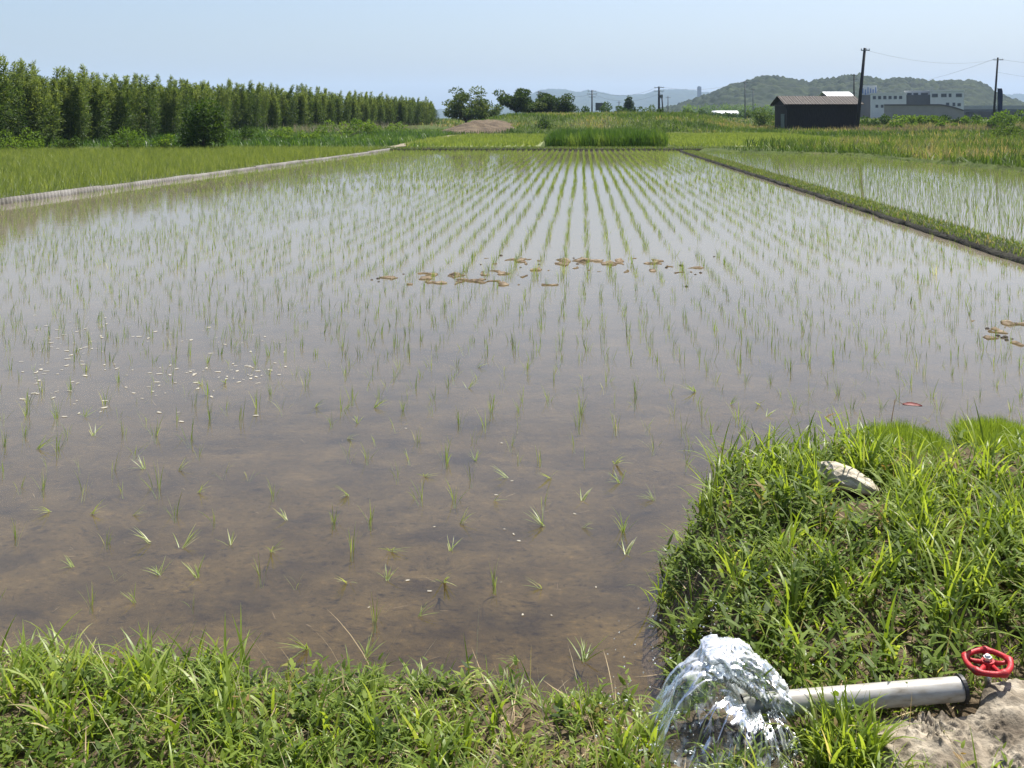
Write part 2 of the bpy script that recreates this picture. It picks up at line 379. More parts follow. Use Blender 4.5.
def water_material(name, murk, murk_glare_far, murk_glare_col, bump=.05, scale=5.0, rough=.02):
    m, nt, out = mat(name)
    tc = N(nt, 'ShaderNodeTexCoord')
    def noi(sc, st, det):
        mp = N(nt, 'ShaderNodeMapping'); mp.inputs['Scale'].default_value = st; nt.links.new(tc.outputs['Object'], mp.inputs[0])
        n = N(nt, 'ShaderNodeTexNoise'); n.inputs['Scale'].default_value = sc; n.inputs['Detail'].default_value = det; nt.links.new(mp.outputs[0], n.inputs['Vector']); return n.outputs[0]
    b1 = N(nt, 'ShaderNodeBump'); b1.inputs['Strength'].default_value = bump; b1.inputs['Distance'].default_value = .05
    nt.links.new(noi(scale, (.7, 1.3, 1), 3), b1.inputs['Height'])
    b2 = N(nt, 'ShaderNodeBump'); b2.inputs['Strength'].default_value = bump * .8; b2.inputs['Distance'].default_value = .01
    nt.links.new(noi(scale * 6, (.8, 1.5, 1), 2), b2.inputs['Height']); nt.links.new(b1.outputs[0], b2.inputs['Normal'])
    tr = N(nt, 'ShaderNodeBsdfTransparent'); tr.inputs[0].default_value = (.93, .90, .85, 1)
    df = N(nt, 'ShaderNodeBsdfDiffuse'); df.inputs[0].default_value = (*murk_glare_col, 1)
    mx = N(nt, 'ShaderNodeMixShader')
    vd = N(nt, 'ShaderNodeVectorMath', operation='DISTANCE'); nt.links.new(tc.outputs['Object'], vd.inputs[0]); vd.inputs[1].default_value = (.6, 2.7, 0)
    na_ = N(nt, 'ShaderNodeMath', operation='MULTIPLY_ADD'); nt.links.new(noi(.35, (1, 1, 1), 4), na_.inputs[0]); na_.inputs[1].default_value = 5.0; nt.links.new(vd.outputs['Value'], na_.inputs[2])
    tm = N(nt, 'ShaderNodeMapRange'); tm.inputs['From Min'].default_value = 3.8; tm.inputs['From Max'].default_value = 14.0; tm.inputs['To Min'].default_value = murk; tm.inputs['To Max'].default_value = murk_glare_far  # silt murk plus painted-in sky brightness, growing paler away from the pipe
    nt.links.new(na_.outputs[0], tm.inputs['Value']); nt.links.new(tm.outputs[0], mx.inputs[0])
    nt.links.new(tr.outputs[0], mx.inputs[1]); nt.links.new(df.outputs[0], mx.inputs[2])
    gl = N(nt, 'ShaderNodeBsdfGlossy'); gl.inputs['Roughness'].default_value = rough; nt.links.new(b2.outputs[0], gl.inputs['Normal'])
    fr = N(nt, 'ShaderNodeFresnel'); fr.inputs['IOR'].default_value = 1.40; nt.links.new(b2.outputs[0], fr.inputs['Normal'])
    m2 = N(nt, 'ShaderNodeMixShader'); nt.links.new(fr.outputs[0], m2.inputs[0]); nt.links.new(mx.outputs[0], m2.inputs[1]); nt.links.new(gl.outputs[0], m2.inputs[2])
    nt.links.new(m2.outputs[0], out.inputs[0])
    return m
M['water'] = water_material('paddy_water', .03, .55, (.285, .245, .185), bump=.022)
def sheet(name, poly, z, m, label, c):
    me = bpy.data.meshes.new(name); me.from_pydata([(x, y, z) for x, y in poly], [], [list(range(len(poly)))]); me.update()
    return structure(link(name, me, m), label, c)
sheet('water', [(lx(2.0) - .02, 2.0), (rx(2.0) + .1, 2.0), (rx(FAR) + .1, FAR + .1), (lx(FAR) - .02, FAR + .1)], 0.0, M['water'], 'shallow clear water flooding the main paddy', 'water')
sheet('mud', RIGHTP, -.07, M['mud'], 'mud bed of the paddy right of the low bund', 'mud')
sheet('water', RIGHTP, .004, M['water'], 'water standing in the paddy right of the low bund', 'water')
m_leftbed = noise_mat('paddy_bed_green', [(.3, (.05, .055, .02)), (.7, (.09, .10, .035))], scale=3, rough=.5)
sheet('field', LEFTP, .03, m_leftbed, 'bed of the full green paddy on the left', 'field')

# ------------------------------------------------------------------ near bank
m_soil = noise_mat('bank_soil', [(.25, (.035, .026, .017)), (.5, (.085, .063, .040)), (.75, (.19, .15, .10))], scale=14, detail=8, rough=.95, spec=.1, bump=.8, bscale=60, bdist=.02)
bx = np.arange(-4.5, 6.9, .045); by = np.concatenate([np.arange(-2.5, 1.8, .25), np.arange(1.8, 5.6, .04)])
BX, BY = np.meshgrid(bx, by)
structure(link('bank', grid_mesh('bank', BX, BY, bank_z(BX, BY)), m_soil), 'low earth bank under the grass in front of the paddy', 'bank')

# ------------------------------------------------------------------ bund on the right, corrugated edging on the left, track, far bund
def strip(name, pts_fn, y0, y1, prof, step, m, seed, rough=.03):
    ys = np.arange(y0, y1 + step, step); k = len(prof)
    V = np.zeros((len(ys), k, 3))
    for j, (ox, oz) in enumerate(prof):
        V[:, j, 0] = [pts_fn(y) for y in ys]; V[:, j, 0] += ox + rough * (fbm(ys * 2.1, ys * 0 + j, seed) - .5) * 3
        V[:, j, 1] = ys; V[:, j, 2] = oz + (rough * (fbm(ys * 3.3, ys * 0 + j * 3, seed + 1) - .5) * 2 if 0 < j < k - 1 else 0)
    return grid_mesh(name, V[:, :, 0], V[:, :, 1], V[:, :, 2])
m_bund = noise_mat('bund_mud', [(.3, (.008, .007, .005)), (.6, (.020, .019, .010)), (.8, (.030, .042, .010))], scale=5, detail=8, rough=.9, bump=.8, bscale=22, bdist=.03)
structure(link('bund', strip('bund', rx, 2.5, 58, [(-.03, -.25), (-.01, .02), (.03, .06), (.2, .09), (.40, .08), (.60, -.2)], .2, m_bund, 51), m_bund), 'low dark mud bund between the two flooded paddies', 'bund')
me = bpy.data.meshes.new('bund')
ys_ = np.linspace(lx(FAR) - 1.5, rx(FAR) + 12, 140)
V = []
for j, (oy, oz) in enumerate([(-.15, -.2), (-.05, .05), (.25, .13), (.9, .13), (1.5, .02)]):
    V.append(np.stack([ys_, np.full_like(ys_, FAR) + oy + .12 * (fbm(ys_ * 1.7, ys_ * 0 + j, 3) - .5), oz + .06 * (fbm(ys_ * 2, ys_ * 0 + j, 5) - .5)], 1))
V = np.stack(V, 1)
structure(link('bund', grid_mesh('bund', V[:, :, 0], V[:, :, 1], V[:, :, 2]), m_bund), 'bund closing the far end of the flooded paddy', 'bund')

# corrugated plastic edging boards, overlapping lengths in a row
m_edge = noise_mat('edging_plastic', [(.3, (.045, .045, .028)), (.42, (.10, .09, .075)), (.55, (.145, .135, .12)), (.75, (.21, .20, .185))], scale=1.1, detail=6, rough=.6, spec=.3, bump=.2)
def edging_board(y0, y1, first, dz, skew):
    n = int((y1 - y0) / .022); ys = np.linspace(y0, y1, n)
    X0 = np.array([lx(y) for y in ys]) + (.022 + .03 * fbm(ys * .9, ys * 0, 66)) * np.tanh(1.6 * np.sin(ys / .15 * 2 * math.pi)) + skew * (ys - y0) / (y1 - y0)
    zt = .115 + dz + .02 * (fbm(ys * 1.3, ys * 0, 61) - .5); V = np.zeros((n, 4, 3))
    for j, (o, z) in enumerate([(0, -.12), (0, None), (-.035, None), (-.06, -.12)]):
        V[:, j, 0] = X0 + o - (.04 if z is None else 0); V[:, j, 1] = ys; V[:, j, 2] = zt if z is None else z
    return grid_mesh('edging_board', V[:, :, 0], V[:, :, 1], V[:, :, 2])
yb = 15.6; k = 0
edge_labels = ['weathered corrugated edging board along the left paddy, nearest the camera', 'ribbed grey edging board second along the left paddy edge', 'ribbed pale edging board third along the left paddy edge',
               'bleached edging board midway along the left paddy edge', 'grey edging board fifth along the left paddy edge', 'narrow looking edging board sixth along the left paddy edge', 'pale edging board next to last before the dirt track', 'last edging board where the dirt track begins']
for k in range(8):
    y1 = yb + 5.6
    o = link('edging_board', edging_board(yb, y1, k == 0, random.uniform(-.025, .025), random.uniform(-.04, .04)), m_edge)
    tag(o, edge_labels[k], 'edging board', 'corrugated edging boards of the paddy'); yb = y1 - .003

m_track = noise_mat('dirt_track', [(.3, (.13, .11, .07)), (.6, (.22, .19, .135)), (.8, (.12, .13, .05))], scale=1.3, detail=7, rough=.95, bump=.5, bscale=8, bdist=.04)
tp = [G(386, 150.6), G(404, 148.4), G(425, 144.5), G(446, 140), G(462, 137)]
ys_ = np.linspace(tp[0][1], tp[-1][1], 60); xs_ = np.interp(ys_, [p[1] for p in tp], [p[0] for p in tp])
wd_ = np.interp(np.arange(60), [0, 12, 59], [.25, .9, 1.1]); TX = np.stack([xs_ - 1.0 * wd_, xs_ - .4 * wd_, xs_ + .3 * wd_, xs_ + .8 * wd_], 1); TY = np.stack([ys_] * 4, 1)
structure(link('track', grid_mesh('track', TX, TY, np.maximum(ground_z(TX, TY), -.05) + .03 + .03 * fbm(TX * 2, TY * 2, 5)), m_track), 'pale dirt track past the left end of the paddies', 'track')

# far rice fields
m_farbed = noise_mat('paddy_bed_pale', [(.3, (.10, .125, .03)), (.7, (.16, .18, .045))], scale=1.2, rough=.6)
q_ = lambda u, y: (X(u, y * KY), y * KY)
FARL = [q_(400, 49.5), q_(540, 49.5), q_(548, 82), q_(470, 82), q_(430, 66)]
FARR = [q_(672, 49.5), q_(838, 51), q_(842, 66), q_(775, 88), q_(600, 84), q_(640, 62)]
for nm, P_, lb in (('field', FARL, 'pale yellow green rice field beyond the paddy, left of the rushes'), ('field', FARR, 'pale yellow green rice field right of the rushes')):
    sheet(nm, P_, .13, m_farbed, lb, 'field')

# ------------------------------------------------------------------ rice
def rows(poly, d, n, row_sp, step, jit, y0, y1, keep=1.0, margin=0.0):
    xs = [p[0] for p in poly]; ys = [p[1] for p in poly]
    c = np.array([(min(xs) + max(xs)) / 2, (min(ys) + max(ys)) / 2]); Rr = math.hypot(max(xs) - min(xs), max(ys) - min(ys)) / 2 + 1
    a = np.arange(-Rr, Rr, row_sp); b = np.arange(-Rr, Rr, step)
    A, Bb = np.meshgrid(a, b); A = A.ravel(); Bb = Bb.ravel()
    wob = .05 * (fbm(A * 3.1, Bb * .12, 71) - .5) * 2
    Px = c[0] + (A + wob) * n[0] + Bb * d[0] + rng.normal(0, jit, A.size); Py = c[1] + (A + wob) * n[1] + Bb * d[1] + rng.normal(0, jit, A.size)
    k = (sdf(poly, Px, Py) > margin) & (Py > y0) & (Py < y1) & (rng.random(A.size) < keep)
    P = np.stack([Px[k], Py[k], np.zeros(k.sum())], 1)
    return P[visible(P)]
def tufts(P, nb, Lm, Wm, lean, z0, tint0, tint_sd, segs=3, spread=.018):
    n = len(P); i = np.repeat(np.arange(n), nb)
    sc = np.repeat(rng.uniform(.7, 1.2, n), nb); base = P[i] + np.stack([rng.normal(0, spread, n * nb), rng.normal(0, spread, n * nb), np.zeros(n * nb)], 1)
    base[:, 2] += z0
    t = np.clip(np.repeat(rng.normal(tint0, tint_sd, n), nb) + rng.normal(0, .1, n * nb), 0, 1)
    return blades(base, rng.uniform(0, 2 * math.pi, n * nb), np.abs(rng.normal(0, lean, n * nb)), rng.uniform(0, .5, n * nb), Lm * sc * rng.uniform(.7, 1.1, n * nb), Wm * rng.uniform(.8, 1.2, n * nb), t, segs=segs, prof='rice')

TURN = 11.7                                     # the headland: rows run the other way nearer than this
HEAD = [(lx(1.5), 1.5), (rx(1.5), 1.5), (rx(TURN), TURN), (lx(TURN), TURN)]
Phead = rows([(-16, 2.4), (9, 2.4), (9, TURN + 1), (-16, TURN + 1)], DN, DV, .30, .195, .022, 2.7, 30)
k = (sdf(MAIN, Phead[:, 0], Phead[:, 1]) > .18) & (sdf(BANK, Phead[:, 0], Phead[:, 1]) < -.12) & ((Phead @ np.array([*DV, 0])) < TURN)
Phead = Phead[k]
near = Phead[:, 1]
gap = fbm(Phead[:, 0] * 1.3, Phead[:, 1] * 1.3, 91)
rightish = sst(1.5, 3.5, Phead[:, 0] - .16 * Phead[:, 1])
keep = rng.random(len(Phead)) < np.clip(.68 + .26 * sst(4.6, 8.5, near) + .2 * rightish - 1.2 * np.maximum(0, gap - .55), .2, .95)
Phead = Phead[keep]
d_ = Phead[:, 1]
uu = 512 + F * Phead[:, 0] / d_
inframe = (uu > 0) & (uu < 1024)
order = np.argsort(np.where(inframe, d_, 1e6))
ind = order[:300]; rest = order[300:]

def seed_mesh(kind, seed):
    r = np.random.default_rng(seed); n = {'up': r.integers(6, 10), 'sparse': r.integers(3, 6), 'limp': r.integers(6, 11)}[kind]
    az = r.uniform(0, 2 * math.pi, n); base = np.stack([r.normal(0, .007, n), r.normal(0, .007, n), np.full(n, -.06)], 1)
    if kind == 'up':    A = blades(base, az, np.abs(r.normal(0, .20, n)), r.uniform(.0, .8, n), r.uniform(.15, .24, n), r.uniform(.004, .0065, n), np.clip(r.normal(.55, .16, n), 0, 1), 5, 'rice')
    if kind == 'sparse': A = blades(base, az, np.abs(r.normal(0, .3, n)), r.uniform(.1, 1.1, n), r.uniform(.12, .19, n), r.uniform(.003, .005, n), np.clip(r.normal(.66, .14, n), 0, 1), 5, 'rice')
    if kind == 'limp':
        a0 = r.uniform(0, 6.3); az = a0 + r.normal(0, .75, n)
        base[:, 2] = .002
        A = blades(base, az, r.uniform(.6, 1.2, n), r.uniform(.3, .45, n), r.uniform(.08, .15, n), r.uniform(.0045, .007, n), np.clip(r.normal(.76, .12, n), 0, 1), 5, 'rice')
    return npmesh('rice_seedling', *A)
SEED = {k: [seed_mesh(k, 100 + i + 40 * j) for i in range(9)] for j, k in enumerate(('up', 'sparse', 'limp'))}
SLAB = {'up': 'upright bushy green rice seedling standing in the shallow paddy water', 'sparse': 'thin pale rice seedling of a few spread blades poking out of the paddy water', 'limp': 'limp yellowish rice seedling flopped flat over the muddy paddy water'}
for i in ind:
    x, y, _ = Phead[i]
    pl = float(.50 - .44 * sst(4.2, 7.6, y) - .3 * sst(.8, 2.5, x - .16 * y)); q = random.random()
    kd = 'limp' if q < pl else ('sparse' if q < pl + (1 - pl) * .42 else 'up')
    o = link('rice_seedling', random.choice(SEED[kd]), M['rice']); s = random.uniform(.6, .95) * (1.0 if y > 5.2 else .9)
    o.location = (x, y, 0); o.scale = (s, s, s * random.uniform(.85, 1.1)); o.rotation_euler = (0, 0, random.uniform(0, 6.28))
    tag(o, SLAB[kd], 'rice seedling', {'up': 'upright rice seedlings near the bank', 'sparse': 'thin rice seedlings near the bank', 'limp': 'limp rice seedlings near the bank'}[kd])
Prest = Phead[rest]
Pmain = rows(MAIN, DV, DN, .30, .19, .014, 2, FAR - .4, keep=.93, margin=.2)
Pmain = Pmain[(Pmain @ np.array([*DV, 0])) > TURN + .1]
gap = fbm(Pmain[:, 0] * .8, Pmain[:, 1] * .5, 95)
Pmain = Pmain[rng.random(len(Pmain)) < np.clip(1.35 - 1.4 * np.maximum(0, gap - .45) / .3, .45, 1)]
A1 = tufts(Prest, 6, .175, .0055, .17, -.06, .4, .14)
nearm = Pmain[:, 1] < 26
A2 = tufts(Pmain[nearm], 7, .185, .0060, .19, -.06, .52, .13)
A3 = tufts(Pmain[~nearm], 6, .20, .0100, .18, -.06, .52, .13, segs=2)
stuff(link('rice', npmesh('rice', *cat([A1, A2])), M['rice']), 'rows of young rice crossing the flooded paddy', 'rice')
o = link('rice', npmesh('rice', *A3), M['rice']); stuff(o, 'rows of young rice at the far half of the flooded paddy', 'rice')
Pr = rows(RIGHTP, DV, DN, .30, .19, .016, 2, 56.5, keep=.96, margin=.3)
stuff(link('rice', npmesh('rice', *tufts(Pr, 4, .23, .0095, .16, -.05, .28, .13, segs=2)), M['rice']), 'thick rows of young rice in the paddy right of the bund', 'rice')
Pl = rows(LEFTP, DV, DN, .30, .18, .02, 2, 62, margin=.12)
stuff(link('rice', npmesh('rice', *tufts(Pl, 9, .33, .012, .30, .03, .5, .2, segs=2, spread=.035)), M['rice_left']), 'dense green rice filling the paddy on the left', 'rice')
parts = []
for P_ in (FARL, FARR):
    q = rows(P_, DV, DN, .45, .38, .03, 2, 160, margin=.1); q[:, 2] = .13
    parts.append(tufts(q, 9, .30, .04, .35, 0, .5, .15, segs=2, spread=.08))
stuff(link('rice', npmesh('rice', *cat(parts)), M['rice_far']), 'pale young rice in the fields beyond the paddy', 'rice')

# ------------------------------------------------------------------ foreground vegetation
def bank_pts(n, x0, x1, y0, y1, dmin=.02, dens=None):
    P = np.stack([rng.uniform(x0, x1, n), rng.uniform(y0, y1, n)], 1)
    k = sdf(BANK, P[:, 0], P[:, 1]) > dmin
    # clear of the pipe, the gush and the concrete
    px, py = P[:, 0], P[:, 1]
    k &= ~((px > .36) & (px < .72) & (py > 2.52) & (py < 2.84) & (rng.random(n) < .8))
    k &= ~((px > .64) & (px < 1.22) & (np.abs(py - (2.672 + (px - .60) * .097)) < .042))
    k &= ~((px > .895) & (px < 1.9) & (py < 2.66 + .14 * (px > 1.21)) & (py > 2.50 + .05 * np.sin(px * 9) + .05 * np.sin(px * 23)))
    k &= ~((px > 1.22) & (px < 1.37) & (py > 2.74) & (py < 2.86) & (rng.random(n) < .3))
    k &= ~(((px - STONE[0]) ** 2 / .012 + (py - STONE[1] + .10) ** 2 / .05) < 1)
    for (u_, v_) in MATS:
        c_ = G(u_, v_, .42); k &= ~((np.abs(px - c_[0]) < .2) & (np.abs(py - c_[1]) < .30)); k &= ~((np.abs(px - c_[0]) < .24) & (py < c_[1]) & (py > c_[1] - .8) & (rng.random(n) < .55))
    if dens is not None: k &= rng.random(n) < dens(px, py)
    P = P[k]; P = np.concatenate([P, bank_z(P[:, 0], P[:, 1])[:, None]], 1)
    return P[visible(P, 520)]
STONE = G(845, 489, .43)
MATS = [(907, 440), (1003, 440)]
BARE = [(G(62, 703, .3), .16, .07), (G(165, 742, .3), .17, .08), (G(880, 590, .4), .14, .16), (G(800, 640, .36), .10, .08)]
def bald(x, y):
    d = np.clip(1.1 - 2.6 * np.maximum(0, fbm(x * 2.6 + 9, y * 2.6 + 3, 77) - .64) / .17, .10, 1)
    for (c, a_, b_) in BARE: d = d * (1 - .88 * np.exp(-((x - c[0]) / a_) ** 2 - ((y - c[1]) / b_) ** 2))
    return d
clump = lambda x, y: np.clip((fbm(x * 3.7, y * 3.7, 78) - .40) * 5, .04, 1)
NB = (-2.6, 3.8, 2.0, 5.15)
def isright(P): return sst(.45, .8, P[:, 0]) * sst(1.7, 2.3, P[:, 1])
# short turf
P = bank_pts(76000, *NB, dens=lambda x, y: bald(x, y) * (1 - .62 * sst(.45, .7, x) * sst(2.75, 3.1, y))); n = len(P)
g1 = blades(P - [0, 0, .01], rng.uniform(0, 6.283, n), rng.uniform(.1, .9, n), rng.uniform(.4, 1.6, n), rng.gamma(5, .010, n) + .022, rng.uniform(.003, .0065, n), np.clip(.45 + 1.1 * (fbm(P[:, 0] * 2, P[:, 1] * 2, 81) - .5) + rng.normal(0, .17, n), 0, 1), 4)
# long arching blades in tufts
T = bank_pts(3000, *NB, dens=lambda x, y: np.clip(clump(x, y), .06, .8) * np.clip(bald(x, y) * 1.2, .1, 1)); nb = 11; n = len(T) * nb
i = np.repeat(np.arange(len(T)), nb); P = T[i] + np.stack([rng.normal(0, .022, n), rng.normal(0, .022, n), np.full(n, -.01)], 1)
big = np.repeat(rng.uniform(.6, 1.25, len(T)), nb)
g2 = blades(P, rng.uniform(0, 6.283, n), np.abs(rng.normal(.25, .2, n)), rng.uniform(.6, 2.2, n), big * rng.uniform(.07, .17, n), rng.uniform(.0048, .0105, n), np.clip(np.repeat(rng.normal(.5, .16, len(T)), nb) + rng.normal(0, .12, n), 0, 1), 6)
# tall grass on the right bank and some at the left corner
def tall(n, x0, x1, y0, y1, L0, L1, nb):
    T = bank_pts(n, x0, x1, y0, y1, .06); m_ = len(T) * nb; i = np.repeat(np.arange(len(T)), nb)
    P = T[i] + np.stack([rng.normal(0, .02, m_), rng.normal(0, .02, m_), np.full(m_, -.01)], 1)
    return blades(P, rng.uniform(0, 6.283, m_), np.abs(rng.normal(.14, .18, m_)), rng.uniform(.3, 1.8, m_), rng.uniform(L0, L1, m_) * 1.1, rng.uniform(.0065, .0135, m_), np.clip(rng.normal(.55, .16, m_), 0, 1), 6)
g3 = [tall(70, .85, 1.7, 3.9, 4.6, .12, .26, 10), tall(60, 2.7, 3.8, 2.9, 4.7, .13, .28, 10), tall(34, .93, 1.45, 2.28, 2.47, .05, .12, 8), tall(150, 1.3, 2.7, 3.1, 4.7, .13, .28, 10), tall(40, -1.7, -.7, 2.6, 3.0, .09, .2, 8), tall(30, .76, .91, 2.50, 2.63, .08, .18, 9), tall(36, -.8, .5, 2.3, 2.75, .07, .15, 7), tall(60, .7, 1.8, 2.9, 4.2, .11, .24, 9)]
stuff(link('grass', npmesh('grass', *cat([g1]), smooth=True), M['grass']), 'short turf covering the bank in front of the paddy', 'grass')
stuff(link('grass', npmesh('grass', *cat([g2] + g3), smooth=True), M['grass']), 'long arching grass blades on the bank in front of the paddy', 'grass')
# straw
P = bank_pts(16000, *NB, dens=lambda x, y: np.clip(1.15 - bald(x, y) * .85, .12, 1)); n = len(P)
s1 = blades(P + [0, 0, .006], rng.uniform(0, 6.283, n), rng.uniform(1.1, 1.65, n), rng.normal(0, .3, n), rng.uniform(.03, .14, n), rng.uniform(.0015, .005, n), np.clip(rng.normal(.5, .25, n), 0, 1), 3)
P = bank_pts(900, *NB); n = len(P)
s2 = blades(P, rng.uniform(0, 6.283, n), rng.uniform(.1, .6, n), rng.uniform(.1, .9, n), rng.uniform(.10, .28, n), rng.uniform(.0015, .003, n), np.clip(rng.normal(.75, .2, n), 0, 1), 5)
stuff(link('straw', npmesh('straw', *cat([s1, s2])), M['straw']), 'dry straw and dead stalks lying among the bank grass', 'straw')
n = 5200; P = np.stack([rng.uniform(-4.5, 3.2, n), 2.7 + 6.5 * rng.random(n) ** 1.6, np.zeros(n)], 1); P = P[(sdf(BANK, P[:, 0], P[:, 1]) < -.02) & visible(P)]; n = len(P)
P = P[fbm(P[:, 0] * 1.3, P[:, 1] * 1.3, 88) + rng.normal(0, .12, n) > .47]; n = len(P); P[:, 2] = mud_z(P[:, 0], P[:, 1]) + .004
db = blades(P, rng.uniform(0, 6.28, n), rng.uniform(1.35, 1.57, n), rng.normal(0, .15, n), rng.gamma(2.2, .016, n) + .008, rng.uniform(.0015, .005, n), np.clip(rng.beta(.6, .9, n), 0, 1), 2)
stuff(link('plant_debris', npmesh('plant_debris', *db), leaf_mat('plant_debris', [(0, (.012, .009, .006)), (.5, (.05, .036, .02)), (.85, (.16, .12, .07)), (1, (.34, .28, .18))], trans=.05, rough=.8, spec=.1, gain=1.0)), 'bits of dead stalk and leaf lying on the mud under the water', 'plant debris')
# broad-leaved weeds: little stems with pairs of leaves
def weeds(T, h0, h1, nl, L0, L1, wr):
    n = len(T) * nl; i = np.repeat(np.arange(len(T)), nl); t = np.tile(np.linspace(.1, 1, nl), len(T))
    H = np.repeat(rng.uniform(h0, h1, len(T)), nl); la = np.repeat(rng.uniform(0, 6.283, len(T)), nl); ll = np.repeat(np.abs(rng.normal(0, .35, len(T))), nl)
    P = T[i] + np.stack([np.cos(la) * ll * H * t, np.sin(la) * ll * H * t, H * t], 1)
    az = np.tile(np.arange(nl) * 2.4, len(T)) + np.repeat(rng.uniform(0, 6.28, len(T)), nl)
    tl = rng.uniform(L0, L1, n) * (1.15 - .5 * t); ti = np.clip(np.repeat(rng.normal(.5, .2, len(T)), nl) + rng.normal(0, .1, n), 0, 1)
    return blades(P, az, rng.uniform(.6, 1.25, n), rng.uniform(.0, .9, n), tl, tl * rng.uniform(wr * .8, wr * 1.2, n), ti, 3, 'grass', twist=rng.normal(0, .25, n))
w1 = weeds(bank_pts(6600, *NB, dens=lambda x, y: np.clip(.25 + .9 * sst(.4, .8, x) * sst(2.7, 3.3, y) + .5 * (fbm(x * 3, y * 3, 83) - .5), .1, 1)), .03, .11, 8, .02, .045, .42)
w2 = weeds(bank_pts(520, .5, 2.6, 2.6, 4.7), .05, .18, 10, .05, .10, .22)
w3 = weeds(bank_pts(900, -2.0, .6, 2.0, 3.0, dens=lambda x, y: np.clip((fbm(x * 2.1, y * 2.1, 85) - .4) * 4, .05, 1)), .03, .09, 7, .025, .05, .4)
stuff(link('weeds', npmesh('weeds', *cat([w1, w2, w3]), smooth=True), M['weed']), 'small broad leaved weeds among the grass of the bank', 'weeds')
# bund grass
yy = rng.uniform(8, 57, 22000); P = np.stack([np.array([rx(y) for y in yy]) + rng.uniform(.03, .62, 22000), yy, np.full(22000, .07)], 1); P = P[visible(P)]; n = len(P)
bg1 = blades(P, rng.uniform(0, 6.28, n), rng.uniform(0, .6, n), rng.uniform(.2, 1, n), rng.uniform(.04, .13, n), rng.uniform(.008, .016, n), np.clip(rng.normal(.6, .2, n), 0, 1), 3)
xx = rng.uniform(lx(FAR) - 1, rx(FAR) + 10, 16000); P = np.stack([xx, FAR + rng.uniform(-.05, 1.5, 16000), np.full(16000, .07)], 1); n = 16000
bg2 = blades(P, rng.uniform(0, 6.28, n), rng.uniform(0, .6, n), rng.uniform(.2, 1, n), rng.uniform(.06, .22, n), rng.uniform(.015, .03, n), np.clip(rng.normal(.5, .2, n), 0, 1), 3)
stuff(link('grass', npmesh('grass', *cat([bg1, bg2])), M['meadow']), 'grass fringe growing along the bunds of the flooded paddy', 'grass')

# ------------------------------------------------------------------ middle-distance vegetation as ground cover
def field_blades(n, region, L0, L1, W0, W1, t0, tsd, nb=1, dens=None, lean=.35):
    (x0, x1, y0, y1) = region; y0 *= KY; y1 *= KY
    P = np.stack([rng.uniform(x0, x1, n), rng.uniform(y0, y1, n)], 1)
    if dens is not None: P = P[rng.random(n) < dens(P[:, 0], P[:, 1])]
    P = np.concatenate([P, ground_z(P[:, 0], P[:, 1])[:, None]], 1); P = P[(P[:, 2] > -.2)]; P = P[visible(P, 60)]
    m_ = len(P) * nb; i = np.repeat(np.arange(len(P)), nb); s = np.repeat(.55 + .9 * fbm(P[:, 0] / 2.2, P[:, 1] / 2.2, 13), nb)
    Q = P[i] + np.stack([rng.normal(0, .12, m_), rng.normal(0, .12, m_), np.zeros(m_)], 1)
    tt = np.clip(t0 + 2.2 * np.repeat(fbm(P[:, 0] / 5, P[:, 1] / 5, 14) - .5, nb) + rng.normal(0, tsd, m_), 0, 1)
    return blades(Q, rng.uniform(0, 6.28, m_), np.abs(rng.normal(0, lean, m_)), rng.uniform(0, 1.0, m_), s * rng.uniform(L0, L1, m_), rng.uniform(W0, W1, m_), tt, 2)
inF = lambda x, y: (np.maximum(sdf(FARL, x, y), sdf(FARR, x, y)) < 0).astype(float)
mound_c = (X(474, 90 * KY), 90.0 * KY)
offm = lambda x, y: inF(x, y) * (((x - mound_c[0]) / 4.2) ** 2 + ((y - mound_c[1]) / 8) ** 2 > 1)
e1 = field_blades(26000, (-8, 48, 80, 122), .25, .6, .05, .10, .36, .15, 2, offm)
e2 = field_blades(9000, (-40, 90, 120, 190), .35, .8, .10, .2, .45, .15, 2)
stuff(link('grass', npmesh('grass', *cat([e1, e2])), M['meadow']), 'rough grass over the embankment beyond the fields', 'grass')
e3 = field_blades(15000, (-34, -5, 48, 100), .25, .65, .03, .07, .35, .14, 3, lambda x, y: offm(x, y) * (np.abs(x - np.interp(y, [p[1] for p in tp], [p[0] for p in tp])) > .9))
stuff(link('grass', npmesh('grass', *e3), M['rush']), 'green grass on the slope below the bamboo grove', 'grass')
e4 = field_blades(13000, (15, 48, 22, 58), .3, .75, .02, .05, .45, .15, 4, offm)
e5 = field_blades(15000, (14, 80, 46, 120), .3, .8, .04, .09, .36, .17, 3, offm)
e7 = field_blades(9000, (30, 85, 86, 116), .35, .9, .04, .08, .92, .08, 2, offm, .25)
e8 = field_blades(9000, (12, 40, 22, 50), .10, .32, .025, .05, .25, .12, 4, lambda x, y: (np.abs(sdf(RIGHTP, x, y) + 1.2) < 1.4).astype(float))
stuff(link('grass', npmesh('grass', *cat([e4, e5, e7, e8])), M['meadow']), 'tall weedy grass of the waste ground right of the paddies', 'grass')
e6 = field_blades(1500, (38, 60, 84, 94), .5, 1.1, .03, .05, .9, .1, 3, lambda x, y: np.full(x.shape, .7), .2)
stuff(link('reeds', npmesh('reeds', *e6), leaf_mat('dry_reed', [(0, (.10, .085, .06)), (1, (.26, .21, .16))], trans=.2, rough=.8, spec=.1, gain=1.0)), 'dry brown reeds in front of the dark shed', 'reeds')
e6b = field_blades(1800, (-24, -6, 74, 108), .6, 1.2, .02, .04, .9, .1, 3, lambda x, y: ((np.abs(x - np.interp(y, [70 * KY, 108 * KY], [-22, -13])) < 2.2)).astype(float), .2)
